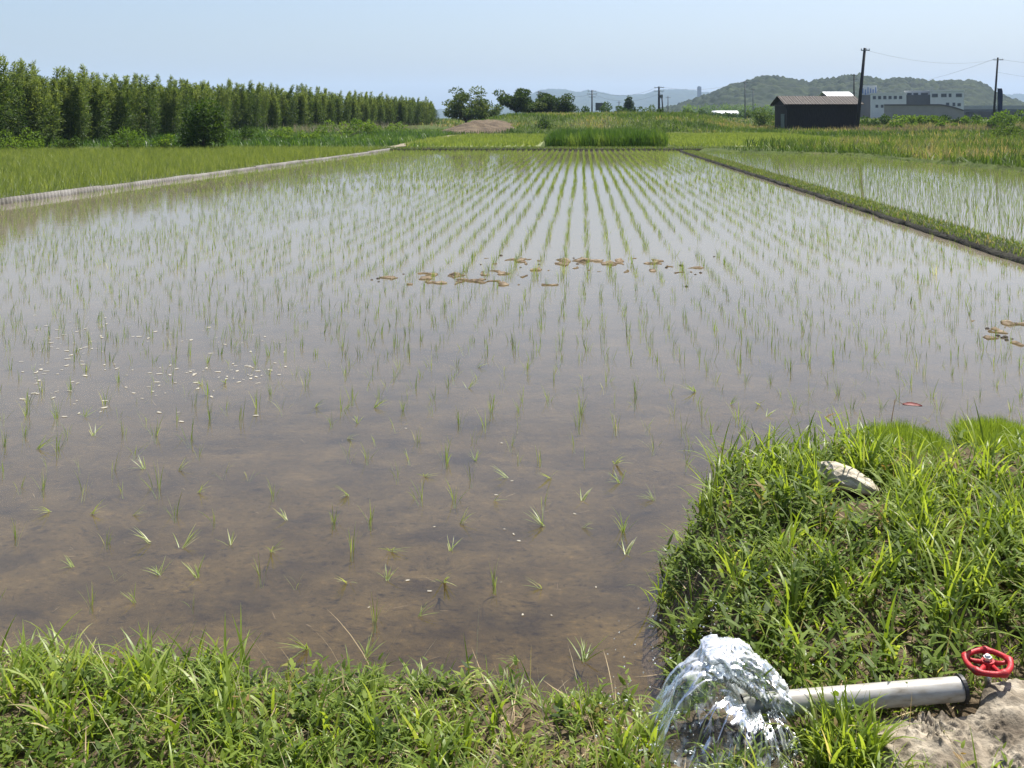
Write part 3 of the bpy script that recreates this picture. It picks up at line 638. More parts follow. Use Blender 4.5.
stuff(link('reeds', npmesh('reeds', *e6b), leaf_mat('pale_reed', [(0, (.16, .14, .11)), (1, (.36, .31, .25))], trans=.2, rough=.8, spec=.1, gain=1.0)), 'pale dry reeds along the foot of the bamboo', 'reeds')
# rush bed
n = 15000; P = np.stack([rng.uniform(0, 1, n), rng.uniform(62.2, 73, n), np.full(n, .16)], 1)
xa = X(546, 63); xb = X(667, 63); sk = (P[:, 1] - 63) * .10; P[:, 0] = xa + P[:, 0] * (xb - xa) + sk
hh = (.62 + .75 * fbm(P[:, 0] * .9, P[:, 1] * .5, 15)) * (.85 + .15 * sst(0, .5, np.minimum(P[:, 0] - xa - sk, xb + sk - P[:, 0])))
stuff(link('rushes', npmesh('rushes', *blades(P, rng.uniform(0, 6.28, n), np.abs(rng.normal(0, .16, n)), rng.uniform(0, .7, n), hh * rng.uniform(.7, 1.15, n), rng.uniform(.02, .04, n), np.clip(.45 + 2.0 * (fbm(P[:, 0] * 1.1, P[:, 1] * .4, 16) - .5) + rng.normal(0, .18, n), 0, 1), 3)), M['rush']), 'dense bed of tall green rushes behind the far bund', 'rushes')

# ------------------------------------------------------------------ bamboo grove
def bamboo_proto(seed, H0):
    r = random.Random(seed); root = empty('bamboo', (0, 0, 0), 'tall feathery bamboo', 'bamboo')
    P, D, T_ = [], [], []
    for c_i in range(4):
        H = H0 * r.uniform(.80, 1.06); bend = r.uniform(.15, .5); a = r.uniform(0, 6.28); ox, oy = r.gauss(0, .6), r.gauss(0, .6)
        def axis(t): return Vector((ox + math.cos(a) * bend * t ** 3, oy + math.sin(a) * bend * t ** 3, H * t))
        B().tube([axis(t / 7) for t in range(8)], [.028 * (1 - .85 * t / 7) for t in range(8)], 6).build('culm', M['culm'], root, True)
        ct = r.gauss(0, .10)
        for k in range(46):
            t = .06 + .94 * (k / 45) ** .8; c = axis(t); rad = (.64 - .46 * max(0, t - .4) / .6) * r.uniform(.5, 1.25) * (.55 + .45 * abs(math.sin(k * 1.3 + c_i)))
            if t > .84: rad *= .5
            for s in range(2 + (t < .8)):
                b = r.uniform(0, 6.28); tip = c + Vector((math.cos(b) * rad, math.sin(b) * rad, (rad + .08) * r.uniform(.3, 1.2)))
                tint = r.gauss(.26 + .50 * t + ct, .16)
                for q in range(8):
                    f = r.uniform(.2, 1.05); p = c.lerp(tip, f) + Vector((r.gauss(0, .05), r.gauss(0, .05), r.gauss(0, .05)))
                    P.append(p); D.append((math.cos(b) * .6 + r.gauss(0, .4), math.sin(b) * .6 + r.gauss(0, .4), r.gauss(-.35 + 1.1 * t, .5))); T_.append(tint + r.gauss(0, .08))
    A = leaves(np.array(P), np.array(D), np.array([r.uniform(.14, .26) for _ in P]), np.array([r.uniform(.035, .06) for _ in P]), np.clip(np.array(T_), 0, 1))
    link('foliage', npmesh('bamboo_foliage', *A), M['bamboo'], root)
    return root
protos = [bamboo_proto(200 + i, h) for i, h in enumerate((4.2, 4.5, 4.8, 4.0, 4.6, 4.3, 5.0, 4.4))]
used = set()
line = [(40 * KY, -36.5), (44 * KY, -29.5), (52 * KY, -28.2), (60 * KY, -27.2), (76 * KY, -25.4), (100 * KY, -19.5), (134 * KY, -12.0)]
ly = [p[0] for p in line]; lxs = [p[1] for p in line]
spots = []
for rowi in range(3):
    y = 42.5 * KY + rowi * .3
    while y < (133 - rowi * 3) * KY:
        spots.append((np.interp(y, ly, lxs) - rowi * .95 + random.uniform(-.5, .5), y + random.uniform(-.4, .4), rowi)); y += KY * (.74 + .0045 * (y / KY - 42)) * random.uniform(.7, 1.3) * (1.15 + .4 * rowi)
print('bamboos', len(spots)); spots = spots[:298]
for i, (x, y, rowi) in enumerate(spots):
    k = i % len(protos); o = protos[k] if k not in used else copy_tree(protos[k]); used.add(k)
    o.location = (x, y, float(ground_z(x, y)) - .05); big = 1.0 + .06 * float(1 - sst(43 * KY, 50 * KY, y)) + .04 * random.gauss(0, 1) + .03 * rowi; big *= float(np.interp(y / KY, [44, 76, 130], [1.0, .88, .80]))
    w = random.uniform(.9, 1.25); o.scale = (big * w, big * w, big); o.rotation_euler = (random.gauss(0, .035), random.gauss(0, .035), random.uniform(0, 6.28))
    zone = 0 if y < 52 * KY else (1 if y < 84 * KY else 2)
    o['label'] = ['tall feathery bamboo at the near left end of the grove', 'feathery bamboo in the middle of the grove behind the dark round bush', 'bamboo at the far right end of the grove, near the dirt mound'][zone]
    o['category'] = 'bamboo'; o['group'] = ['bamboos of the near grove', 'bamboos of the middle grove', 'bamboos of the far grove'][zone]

# ------------------------------------------------------------------ shrubs and trees
def leaf_cloud(centres, radii, n, L, W, t0=.5, flatz=1.0, seed=0):
    r = np.random.default_rng(seed); C_ = np.array(centres); Rr = np.array(radii); w = Rr ** 2; i = r.choice(len(C_), n, p=w / w.sum())
    d = r.normal(size=(n, 3)); d /= np.linalg.norm(d, axis=1)[:, None]
    rad = Rr[i] * r.uniform(.45, 1.08, n) ** .6
    P = C_[i] + d * rad[:, None] * np.array([1, 1, flatz])
    D = d + r.normal(0, .8, (n, 3)); ti = np.clip(t0 + r.normal(0, .16, len(C_))[i] + r.normal(0, .12, n), 0, 1)
    return leaves(P, D, r.uniform(.7, 1.3, n) * L, r.uniform(.7, 1.3, n) * W, ti)
def shrub(x, y, z, w, h, m, label, category='shrub', group=None, n=2600, L=.16, seed=0, lumps=16, name='shrub', t0=.5):
    r = random.Random(seed + 5); root = empty(name, (x, y, z), label, category, group)
    cs, rs = [], []
    for k in range(lumps):
        a = r.uniform(0, 6.28); q = r.uniform(0, 1) ** .5; zz = r.uniform(.12, .86); sh = math.sqrt(max(.05, 1 - ((zz - .3) / .75) ** 2))
        rr = r.uniform(.16, .30) * min(w, h * 1.3) * .8
        cs.append((math.cos(a) * q * max(.05, w / 2 * sh - rr * .7), math.sin(a) * q * max(.05, w / 2 * sh - rr * .7), max(rr * .5, zz * h - rr * .3))); rs.append(rr)
    st = B()
    for k in range(5):
        c = cs[k]; st.tube([(0, 0, -.1), (c[0] * .3, c[1] * .3, c[2] * .5), c], [.05, .035, .015], 5)
    st.build('stem', M['bark'], root)
    link('foliage', npmesh('shrub_foliage', *leaf_cloud(cs, rs, n, L, L * .55, t0, 1, seed)), m, root)
    return root
def gz(x, y): return float(ground_z(x, y))
def shrub_px(u, y, w_px, h_px, m, label, **kw):
    y *= KY; x = X(u, y); z = max(gz(x, y), 0.0) - .05; s = y / F
    return shrub(x, y, z, w_px * s, h_px * s, m, label, **kw)
shrub_px(204, 46.8, 52, 54, M['shrub'], 'big dark round bush standing in front of the bamboo', n=6500, L=.16, seed=1, lumps=26, t0=.2)
shrub_px(128, 45.6, 44, 26, M['shrub_light'], 'low light green shrub left of the dark round bush', n=1900, L=.12, seed=2)
shrub_px(20, 44.2, 50, 26, M['shrub_light'], 'spreading shrub under the bamboo at the left edge', n=1900, L=.12, seed=3)
shrub_px(68, 44.6, 34, 18, M['shrub'], 'small dark shrub at the foot of the left bamboo', n=1300, L=.12, seed=4)
shrub_px(165, 46.4, 30, 18, M['shrub_light'], 'small shrub touching the left side of the dark bush', n=1200, L=.12, seed=5)
shrub_px(345, 66, 70, 21, M['shrub_light'], 'wide leafy yellow green shrub below the bamboo', n=2200, L=.16, seed=6, t0=.6)
shrub_px(290, 58, 60, 18, M['shrub_light'], 'low bright shrub on the slope right of the dark bush', n=1800, L=.15, seed=7, t0=.55)
shrub_px(245, 54, 44, 19, M['shrub'], 'low dark shrub just right of the dark round bush', n=1500, L=.14, seed=8)
shrub_px(392, 84, 46, 13, M['shrub_light'], 'small shrub near the track below the bamboo tips', n=1100, L=.18, seed=9)
LABR = ['low bush on the waste ground right of the shed', 'round bush of the hedge line in front of the factory']
for i, (u, y, w, h) in enumerate([(878, 108, 36, 13), (905, 110, 34, 11), (930, 106, 40, 11), (957, 110, 34, 11), (985, 105, 42, 12), (1012, 104, 40, 13), (1040, 106, 40, 13), (890, 96, 26, 9), (945, 94, 30, 9), (1000, 92, 36, 11)]):
    shrub_px(u, y, w * (1.15 if i < 7 else 1), h * (1.2 if i < 7 else 1), M['shrub_light'] if i % 3 else M['shrub'], LABR[1] if i < 7 else LABR[0], group='bushes of the hedge line' if i < 7 else 'low bushes on the waste ground', n=1700, L=.28, seed=20 + i, t0=.36)
shrub_px(882, 45.5, 22, 10, M['shrub_light'], 'bright green clump of leaves at the far corner of the right paddy', n=900, L=.12, seed=40)
shrub_px(1008, 62, 60, 22, M['shrub'], 'grey green thicket at the right edge of the waste ground', n=1600, L=.16, seed=41, t0=.6)
shrub_px(766, 112, 34, 22, M['shrub'], 'bushy tree against the left end of the shed', category='bush', n=1900, L=.26, seed=42, t0=.6)
shrub_px(545, 89, 22, 10, M['shrub'], 'small dark bush at the foot of the embankment', n=800, L=.18, seed=43)
shrub_px(625, 170, 90, 15, M['shrub'], 'broad grey green thicket below the conical tree', n=2400, L=.4, seed=44, t0=.62)
shrub_px(660, 108, 8, 8, M['shrub'], 'tiny dark bush at the foot of the transformer poles', n=500, L=.22, seed=45, t0=.2)
shrub_px(572, 140, 40, 12, M['shrub'], 'low dark thicket right of the wind blown trees', n=1300, L=.3, seed=46, t0=.3)
for i in range(9):
    shrub_px(690 + i * 11, 190 + (i * 37 % 23), 17 + (i * 7) % 9, (9 + (i * 5) % 5) if i not in (2, 3, 4) else 5.5, M['shrub'], 'small bush in the dark hedge below the hills', group='bushes of the distant hedge', n=700, L=.45, seed=60 + i, t0=.45)
for i in range(7):
    shrub_px(690 + i * 14, 420 + (i * 53 % 60), 24 + (i * 7) % 9, 14 + (i * 5) % 5, M['shrub_light'], 'pale green tree crown at the foot of the wooded hill', category='tree', name='tree', group='trees at the foot of the hill', n=800, L=.9, seed=80 + i, t0=.4)

def tree(u, y, w_px, top_v, label, seed, flatz=.45, L=.32, n=6500, levels=3, leanx=0.0, t0=.45):
    r = random.Random(seed); y *= KY; x = X(u, y); z = gz(x, y) - .1; s = y / F
    H = Z(top_v, y) - z; w = w_px * s
    root = empty('tree', (x, y, z), label, 'tree')
    tr = B(); fork = Vector((leanx * .2, 0, H * .22)); tr.tube([(0, 0, -.2), (leanx * .08, 0, H * .1), fork], [.22, .18, .15], 8)
    cs, rs = [], []; tr2 = []
    for k in range(13):
        a = r.uniform(0, 6.28); lev = (k % levels) / max(1, levels - 1); q = r.uniform(.25, 1) ** .6
        e = Vector((leanx * (.5 + .5 * lev) + math.cos(a) * q * w * .42 * (1 - .25 * lev), math.sin(a) * q * w * .42, H * (.44 + .49 * lev) + r.uniform(-.05, .03) * H))
        mid = fork.lerp(e, .55) + Vector((0, 0, -.06 * H))
        tr.tube([fork, mid, e], [.085, .055, .02], 5)
        for j in range(4):
            f = r.uniform(.6, 1.05); c = fork.lerp(e, f) + Vector((r.gauss(0, w * .05), r.gauss(0, w * .05), r.gauss(0, H * .03))); cs.append(c[:]); rs.append(r.uniform(.09, .16) * w)
    tr.build('trunk', M['bark'], root, True)
    link('crown', npmesh('tree_crown', *leaf_cloud(cs, rs, n, L, L * .5, t0, flatz, seed)), M['tree'], root)
    return root
tree(466, 112, 52, 90.5, 'flat topped spreading tree standing above the dirt mound', 3, leanx=0, t0=.62)
tree(517, 116, 46, 91.5, 'airy spreading tree right of the dirt mound', 14, leanx=-.6, t0=.42)
tree(550, 118, 50, 95, 'dark wind blown tree with layered crown right of the airy one', 5, leanx=.9, t0=.22, n=7500)
tree(533, 122, 34, 100, 'low dark tree filling the gap between the two spreading trees', 6, t0=.18, n=4500)
tree(490, 126, 30, 106, 'small low tree between the flat topped tree and the airy one', 7, t0=.5, n=3000)
# conical tree
y = 185.0 * KY; x = X(629, y); z = gz(x, y); H = Z(95.5, y) - z
root = empty('conifer', (x, y, z), 'dark conical tree rising alone before the far ridge', 'tree')
B().tube([(0, 0, -.2), (0, 0, H * .5), (0, 0, H * .95)], [.28, .18, .04], 7).build('trunk', M['bark'], root, True)
cs = [(0, 0, H * .93), (.1, 0, H * .84), (-.1, .1, H * .74), (.25, .1, H * .62), (-.35, 0, H * .6), (0, -.3, H * .5), (.7, 0, H * .4), (-.75, 0, H * .38), (0, .5, H * .34), (1.0, .2, H * .2), (-1.1, -.1, H * .2), (0, -.5, H * .22)]
link('crown', npmesh('conifer_crown', *leaf_cloud(cs, [.35, .55, .7, .75, .75, .7, .8, .8, .8, .9, .9, .9], 2600, .42, .2, .3, .8, 9)), M['tree'], root)

# ------------------------------------------------------------------ dirt mound
m_dirt = noise_mat('mound_soil', [(.25, (.030, .023, .015)), (.45, (.080, .058, .036)), (.6, (.12, .09, .055)), (.75, (.06, .065, .02))], scale=.9, detail=8, rough=.95, bump=.9, bscale=5, bdist=.2)
u_ = np.linspace(-1, 1, 60); DX, DY = np.meshgrid(u_, u_); rr = np.hypot(DX, DY)
mxp = mound_c[0] + DX * 5.2; myp = mound_c[1] + DY * 9.5
dz = 1.0 * np.clip(1 - rr, 0, 1) ** .65 * (1 - .25 * DX) + .5 * (fbm(mxp * .9, myp * .9, 19) - .5) * np.clip(1.3 - rr, 0, 1)
structure(link('dirt_mound', grid_mesh('dirt_mound', mxp, myp, np.minimum(ground_z(mxp, myp), .5 + .6 * (DY + 1)) + dz - .25 * rr), m_dirt), 'bare brown mound of dug earth at the end of the track', 'earth mound')

# ------------------------------------------------------------------ shed
m_board = noise_mat('dark_boards', [(.3, (.018, .0145, .012)), (.7, (.044, .036, .030))], scale=7, rough=.8, stretch=(4, 4, .25), bump=.3)
m_rust = noise_mat('rusty_roof', [(.25, (.024, .019, .015)), (.5, (.042, .033, .026)), (.75, (.075, .062, .05))], scale=1.6, detail=7, rough=.75, stretch=(2.5, .7, 1))
m_dark = flat('dark_paint', (.02, .02, .022))
sy0 = 95.0 * KY; sx0 = X(787, sy0); sl = X(859, sy0) - sx0; sw = 5.6; sz = .28; he = Z(104.5, sy0) - sz; hr = Z(96.5, sy0 + 2.8) - sz
shed = empty('shed', (sx0, sy0, sz), 'dark boarded shed with a rusty gable roof', 'shed')
w = B(); xs_ = np.linspace(0, sl, 41)
w.prism([(0, -.4), (sl, -.4), (sl, he), (0, he)], 0, .08); w.prism([(0, -.4), (sl, -.4), (sl, he), (0, he)], sw - .08, sw)
for xo in (0.003, sl - .083):
    poly = [(.083, -.4), (sw - .083, -.4), (sw - .083, he), (sw / 2, hr - .06), (.083, he)]
    a = [w.bm.verts.new((xo, p[0], p[1])) for p in poly]; b = [w.bm.verts.new((xo + .08, p[0], p[1])) for p in poly]
    w.bm.faces.new(a); w.bm.faces.new(b[::-1])
    for i in range(5): w.bm.faces.new((a[i], b[i], b[(i + 1) % 5], a[(i + 1) % 5]))
for xk in xs_[1:-1]: w.box(xk - .02, xk + .02, -.025, -.002, -.3, he - .05)
w.build('wall', m_board, shed)
rf = B()
for s in (0, 1):
    y0, z0 = (-.45, he - .02) if s == 0 else (sw + .45, he - .02); nn = 90; xr = np.linspace(-.45, sl + .45, nn)
    t_ = [[rf.bm.verts.new((xx, yy, zz + .03 * math.sin(xx * 22) + dz_)) for xx in xr] for (yy, zz, dz_) in ((y0, z0, 0), (sw / 2, hr, 0), (sw / 2, hr, .06), (y0, z0, .06))]
    for a, b in zip(t_, t_[1:] + t_[:1]):
        for i in range(nn - 1): rf.bm.faces.new((a[i], a[i + 1], b[i + 1], b[i]))
rf.build('roof', m_rust, shed)
B().box(-.035, -.002, 1.0, 2.6, .05, 2.1).box(-.06, -.037, 1.0, 1.08, .05, 2.1).box(-.06, -.037, 2.52, 2.6, .05, 2.1).build('door', flat('grey_green_door', (.10, .13, .11)), shed)
B().box(-.45, -.36, -.44, sw + .44, he - .16, he - .03).build('fascia', m_rust, shed)

# ------------------------------------------------------------------ utility poles and wires
m_pole = flat('dark_pole', (.035, .033, .034), rough=.8); m_pole_g = flat('grey_pole', (.15, .15, .155), rough=.8); m_metal = flat('grey_metal', (.16, .165, .17), rough=.5)
def pole(u, y, top_v, r, label, lean=0.0, arms=(), mat_=None, drum=None, base=None, arm_w=.9):
    y *= KY; x = X(u, y); z = (gz(x, y) if base is None else base) - .3; H = Z(top_v, y) - z
    root = empty('utility_pole', (x, y, z), label, 'utility pole'); T_ = lambda t: Vector((lean * H * t, 0, H * t))
    B().tube([T_(0), T_(.5), T_(1)], [r * 1.15, r, r * .8], 9).build('pole', mat_ or m_pole, root, True)
    for t, wd in arms:
        c = T_(t); a = B().box(c.x - wd, c.x + wd, c.y - r - .10, c.y - r - .003, c.z - .05, c.z + .05).build('crossarm', m_metal, root)
        for xo in (-.9, 0.35, .9):
            B().tube([(c.x + xo * wd, c.y - r - .05, c.z + .052), (c.x + xo * wd, c.y - r - .05, c.z + .22)], [.06, .04], 6).build('insulator', flat('insulator_white', (.5, .5, .5)) if 'ins' not in M else M['ins'], a)
    if drum:
        c = T_(drum); B().tube([c + Vector((.3 + r, 0, -.4)), c + Vector((.3 + r, 0, .4))], .28, 10).box(c.x + r - .02, c.x + r + .06, c.y - .05, c.y + .05, c.z - .2, c.z + .2).build('transformer', m_metal, root)
    return root, Vector((x, y, z)) + T_(1)
M['ins'] = flat('insulator_white', (.5, .5, .5))
_, t_lean = pole(856.5, 93, 48, .19, 'leaning dark wooden utility pole in front of the shed', lean=.095, arms=[(.972, .5)])
_, t_thin = pole(854, 150, 74, .13, 'thin grey utility pole behind the shed roof', arms=[(.97, .5)])
_, t_right = pole(992.8, 132, 57.5, .17, 'tall utility pole near the dark blue banner', lean=.072, arms=[(.965, .8)])
_, t_592 = pole(592, 190, 90, .19, 'utility pole with stacked crossarms left of the billboard', arms=[(.96, 1.0), (.86, 1.2), (.76, .8)], mat_=m_pole_g)
_, t_660 = pole(659, 165, 86.5, .22, 'dark transformer pole with a drum, left one of the close pair', arms=[(.965, 1.0), (.86, 1.0)], drum=.7)
_, t_663 = pole(663.5, 172, 97, .16, 'shorter leaning pole propping the transformer pole', lean=-.07)
_, t_744 = pole(745, 180, 81, .12, 'slim utility pole in front of the wooded hill', arms=[(.96, .7)], mat_=m_pole_g)
_, t_753 = pole(753, 260, 88, .15, 'far slim utility pole right of the slim one before the hill', arms=[(.95, .9)], mat_=m_pole_g)
_, t_538 = pole(538.5, 200, 91, .15, 'utility pole half hidden by the wind blown tree', arms=[(.96, .7)], mat_=m_pole_g)
_, t_668 = pole(668, 300, 96, .17, 'distant utility pole just right of the transformer pair', arms=[(.93, 1.0)], mat_=m_pole_g)
_, t_625 = pole(619, 330, 101, .2, 'small distant utility pole left of the conical tree', arms=[(.92, 1.0)], mat_=m_pole_g)
m_wire = flat('wire', (.16, .16, .17))
def wire(a, b, sag, label, r=.012):
    pts = [a.lerp(b, t / 16) - Vector((0, 0, sag * 4 * (t / 16) * (1 - t / 16))) for t in range(17)]
    o = B().tube(pts, r, 5).build('overhead_wire', m_wire); tag(o, label, 'wire')
dn = Vector((0, -.25, -.25))
wire(t_lean + dn, t_right + dn, 1.1, 'overhead wire from the leaning pole to the tall right pole')
far_r = Vector((X(1120, 150), 150, Z(66, 150)))
wire(t_right + dn, far_r, .5, 'upper overhead wire leaving the tall right pole to the right')
wire(t_right + Vector((0, 0, -2.4)), far_r + Vector((0, 0, -2.4)), .5, 'lower overhead wire leaving the tall right pole to the right')
wire(t_right + Vector((-.5, -.2, -.2)), Vector((X(880, 330), 330, Z(86, 330))), 1.2, 'overhead wire falling left from the tall right pole to the factory', .018)
wire(t_592, t_660, 1.6, 'overhead wire between the crossarm pole and the transformer pole', .018)
wire(t_592 + Vector((.8, 0, -1.2)), t_660 + Vector((.8, 0, -1.2)), 1.6, 'second overhead wire below the first by the transformer pole', .018)
wire(t_660, t_744, 1.2, 'overhead wire from the transformer pole to the slim pole', .018)
wire(t_744, Vector((X(850, 255), 255, Z(84, 255))), 1.2, 'overhead wire passing over the shed from the slim pole', .018)
wire(t_538, t_592 - Vector((0, 0, 1)), 1.0, 'overhead wire from the half hidden pole to the crossarm pole', .018)

# ------------------------------------------------------------------ far buildings
m_white = flat('white_render', (.62, .62, .60), var=.06, scale=.6); m_grey = flat('grey_cladding', (.085, .087, .092), var=.1, scale=.5); m_glass = flat('dark_glass', (.035, .045, .06), rough=.15, spec=.6, var=.05)
m_beige = flat('beige_cladding', (.30, .26, .225), var=.1, scale=.5); m_wroof = flat('pale_roof', (.70, .70, .70), rough=.5, var=.06, scale=.5); m_conc = flat('viaduct_concrete', (.30, .30, .30), var=.12, scale=.4); m_blue = flat('navy_cloth', (.02, .03, .075), rough=.7)
YB = 300.0 * KY
def bx_px(u0, u1, v0, v1, y, dep, zmin=0.0):
    return X(u0, y, 5), X(u1, y, 5), Z(v0, y), (zmin if v1 is None else Z(v1, y))
def building(name, u0, u1, v0, y, dep, m, label, win=(), roofm=None, extra=None):
    xa, xb, zt, _ = bx_px(u0, u1, v0, None, y, dep); zb = 1.0
    root = empty(name, (xa, y, zb), label, 'building', None, -math.atan2((xa + xb) / 2, y) * .92)
    B().box(0, xb - xa, 0, dep, 0, zt - zb).build('wall', m, root)
    B().box(-.25, xb - xa + .25, -.25, dep + .25, zt - zb + .002, zt - zb + .4).build('roof', roofm or m, root)
    for (wu0, wu1, wv0, wv1) in win:
        x0, x1 = X(wu0, y, 5) - xa, X(wu1, y, 5) - xa; z1, z0 = Z(wv0, y) - zb, Z(wv1, y) - zb
        f = B().box(x0 - .12, x1 + .12, -.07, -.003, z0 - .12, z0).box(x0 - .12, x1 + .12, -.07, -.003, z1, z1 + .12).box(x0 - .12, x0 - .001, -.07, -.003, z0 + .001, z1 - .001).box(x1 + .001, x1 + .12, -.07, -.003, z0 + .001, z1 - .001).build('window', m_metal, root)
        B().box(x0, x1, -.035, -.004, z0, z1).build('pane', m_glass, f)
    return root
winA = [(873 + 4.9 * k, 875.4 + 4.9 * k, 96.3, 99.0) for k in range(6)] + [(875.5, 877.5, 105, 107.5), (880.5, 882.5, 105, 107.5)]
building('factory', 871, 904, 94, YB, 14, m_white, 'long pale factory block with a row of six small windows', winA, m_white)
building('factory', 904.3, 930, 96, YB + 3, 12, m_grey, 'dark grey factory block between the two pale ones', [(905.5, 910, 92.6, 95.2), (912, 916, 92.6, 95.2), (919, 927, 92.6, 95.2)][:0], m_grey)
building('factory', 905, 929, 91.8, YB + 8, 6, m_white, 'pale glazed storey set back on the grey factory block', [(907, 911, 93.2, 95.4), (913, 917, 93.2, 95.4), (920, 926, 93.2, 95.4)], m_white)
building('factory', 930.3, 961, 91.5, YB - 2, 16, m_white, 'taller pale factory block at the right with wide windows', [(932, 937, 94, 97), (940.5, 945, 94, 97), (947.5, 949.5, 94, 97), (954, 959, 94, 97), (945, 947.5, 103, 106), (951, 953, 103, 106), (955.5, 958, 103.5, 106)], m_white)
building('office_block', 860, 876, 96, YB + 20, 10, m_grey, 'dark grey block just behind the right end of the shed', [], m_grey)
# white patterned tank house on the grey block
y = YB + 24; xa, xb = X(859, y, 5), X(876, y, 5); zt, zb = Z(85.5, y), Z(96, y)
root = empty('roof_screen', (xa, y, zb), 'white roof screen with blue bars on the dark grey block', 'screen', None, -.34)
B().box(0, xb - xa, 0, 1.0, 0, zt - zb).build('panel', m_white, root)
m_bluebar = flat('blue_bar', (.16, .24, .42))
for k in range(7):
    xk = (k + .5) / 7 * (xb - xa); B().box(xk - .22, xk + .22, -.06, -.004, (zt - zb) * (.12 + .12 * (k % 2)), (zt - zb) * (.82 - .1 * (k % 3))).build('bar', m_bluebar, root)
# low warehouse with curved roof
y = YB - 30; xa, xb = X(884, y, 5), X(957, y, 5); zb = 1.0; W_ = xb - xa
root = empty('warehouse', (xa, y, zb), 'low brown warehouse with a gently curved roof', 'warehouse', None, -.38)
prof = [(0, 0), (W_, 0)] + [(W_ * (1 - t / 20), (Z(105.6, y) - zb) * (1 - .55 * max(0, (1 - t / 20) - .7) ** 1.5 / .164 * .7)) for t in range(21)]
B().prism(prof, 0, 14).build('wall', m_beige, root)
rp = [(a, b + .004) for a, b in prof[2:]] + [(a, b + .45) for a, b in prof[:1:-1]]
B().prism(rp, -.5, 14.5).build('roof', flat('brown_roof', (.085, .07, .065)), root)
for k in range(7):
    x0 = W_ * (.14 + .07 * k); B().box(x0, x0 + 1.0, -.05, -.003, .6, 1.5).build('window', m_glass, root)
# white roofs
y = 260.0 * KY; xa, xb = X(828, y, 5), X(853, y, 5)
root = empty('building', (xa, y, 1.0), 'white roofed building showing over the shed ridge', 'building')
zt = Z(92, y) - 1; B().box(0, xb - xa, 0, 9, 0, zt - 1.2).build('wall', m_grey, root)
r_ = B(); r_.bm.faces.new([r_.bm.verts.new(p) for p in ((-.4, -.5, zt - 1.3), (xb - xa + .4, -.5, zt - 1.3), (xb - xa + .4, 5, zt + .2), (-.4, 5, zt + .2))]); r_.bm.faces.new([r_.bm.verts.new(p) for p in ((-.4, 5, zt + .2), (xb - xa + .4, 5, zt + .2), (xb - xa + .4, 9.5, zt - 1.3), (-.4, 9.5, zt - 1.3))]); r_.build('roof', m_wroof, root)
y = 240.0 * KY; xa, xb = X(714, y, 2), X(739, y, 2); zt = Z(110.6, y)
root = empty('greenhouse', (xa, y, 1.0), 'long white plastic greenhouse below the wooded hill', 'greenhouse')
hp = [((xb - xa) * 0, 0)]
g_ = B(); nn = 9; ring = [[g_.bm.verts.new((xx, 2.4 - 2.4 * math.cos(math.pi * k / nn), (zt - 1.0) * (.45 * min(1, k * 3, (nn - k) * 3) + .55 * math.sin(math.pi * k / nn)))) for k in range(nn + 1)] for xx in np.linspace(0, xb - xa, 8)]
for a, b in zip(ring, ring[1:]):
    for k in range(nn): g_.bm.faces.new((a[k], a[k + 1], b[k + 1], b[k]))
g_.bm.faces.new(ring[0]); g_.bm.faces.new(ring[-1][::-1]); g_.build('cover', m_wroof, root, True)
gb = B()
for xx in np.linspace(0, xb - xa, 8): gb.box(xx - .04, xx + .04, -.06, -.002, 0, .6)
gb.build('frame', m_metal, root)
# viaduct on the right
y = 340.0 * KY; xa, xb = X(958, y, 5), X(1180, y, 5); zt = Z(105.5, y); zb = 1.0
root = empty('viaduct', (xa, y, zb), 'long grey road viaduct at the right edge', 'viaduct')
B().box(0, xb - xa, 0, 9, zt - zb - 2.6, zt - zb - 1.0).build('deck', m_grey, root)
B().box(0, xb - xa, -.15, -.003, zt - zb - 1.6, zt - zb).box(0, xb - xa, 9.003, 9.15, zt - zb - 1.6, zt - zb).build('parapet', m_conc, root)
for k in range(9): B().box(6 + k * 11, 7.4 + k * 11, 2.5, 6.5, 0, zt - zb - 2.61).build('pier', m_grey, root)
B().box(0, xb - xa, 12, 12.4, 0, zt - zb - 1.8).build('wall', m_grey, root)
# banner, billboard, ridge tower
y = 131.0 * KY; xb_ = X(998, y); zb = gz(xb_, y); zt = Z(88.5, y)
root = empty('banner', (xb_, y - .6, zb), 'tall narrow dark blue banner beside the right pole', 'banner')
B().tube([(-.35, 0, -.2), (-.35, 0, zt - zb + .1)], .04, 6).build('post', m_metal, root)
bn = B(); zz = np.linspace(.5, zt - zb, 14); L_ = [[bn.bm.verts.new((xx, .06 * math.sin(q * 1.7 + xx * 5) + d_, q)) for xx in (-.30, -.05, .2, .46 - .12 * (q > zt - zb - .3))] for d_ in (0, .03) for q in zz]
for s in (0, 14):
    for a, b in zip(L_[s:s + 14], L_[s + 1:s + 14]):
        for k in range(3): bn.bm.faces.new((a[k], a[k + 1], b[k + 1], b[k]))
bn.build('cloth', m_blue, root)
y = 215.0 * KY; xa, xb = X(595.5, y, 2), X(604, y, 2); zb = 1.2; zt, zm = Z(102.8, y), Z(110.5, y)
root = empty('billboard', (xa, y, zb), 'small dark billboard seen from behind right of a pole', 'billboard')
B().box(0, xb - xa, 0, .12, zm - zb, zt - zb).build('board', m_grey, root)
B().box(.1, .22, .123, .25, 0, zt - zb - .2).box(xb - xa - .22, xb - xa - .1, .123, .25, 0, zt - zb - .2).build('post', m_dark, root)
B().box(xb - xa + .002, xb - xa + .4, .0, .2, zm - zb - .5, zt - zb + .15).build('side_panel', m_dark, root)
y = 236.0 * KY; xa, xb = X(596, y, 2), X(603, y, 2)
root = empty('hut', (xa, y, 1.2), 'tiny white roofed hut under the billboard', 'hut')
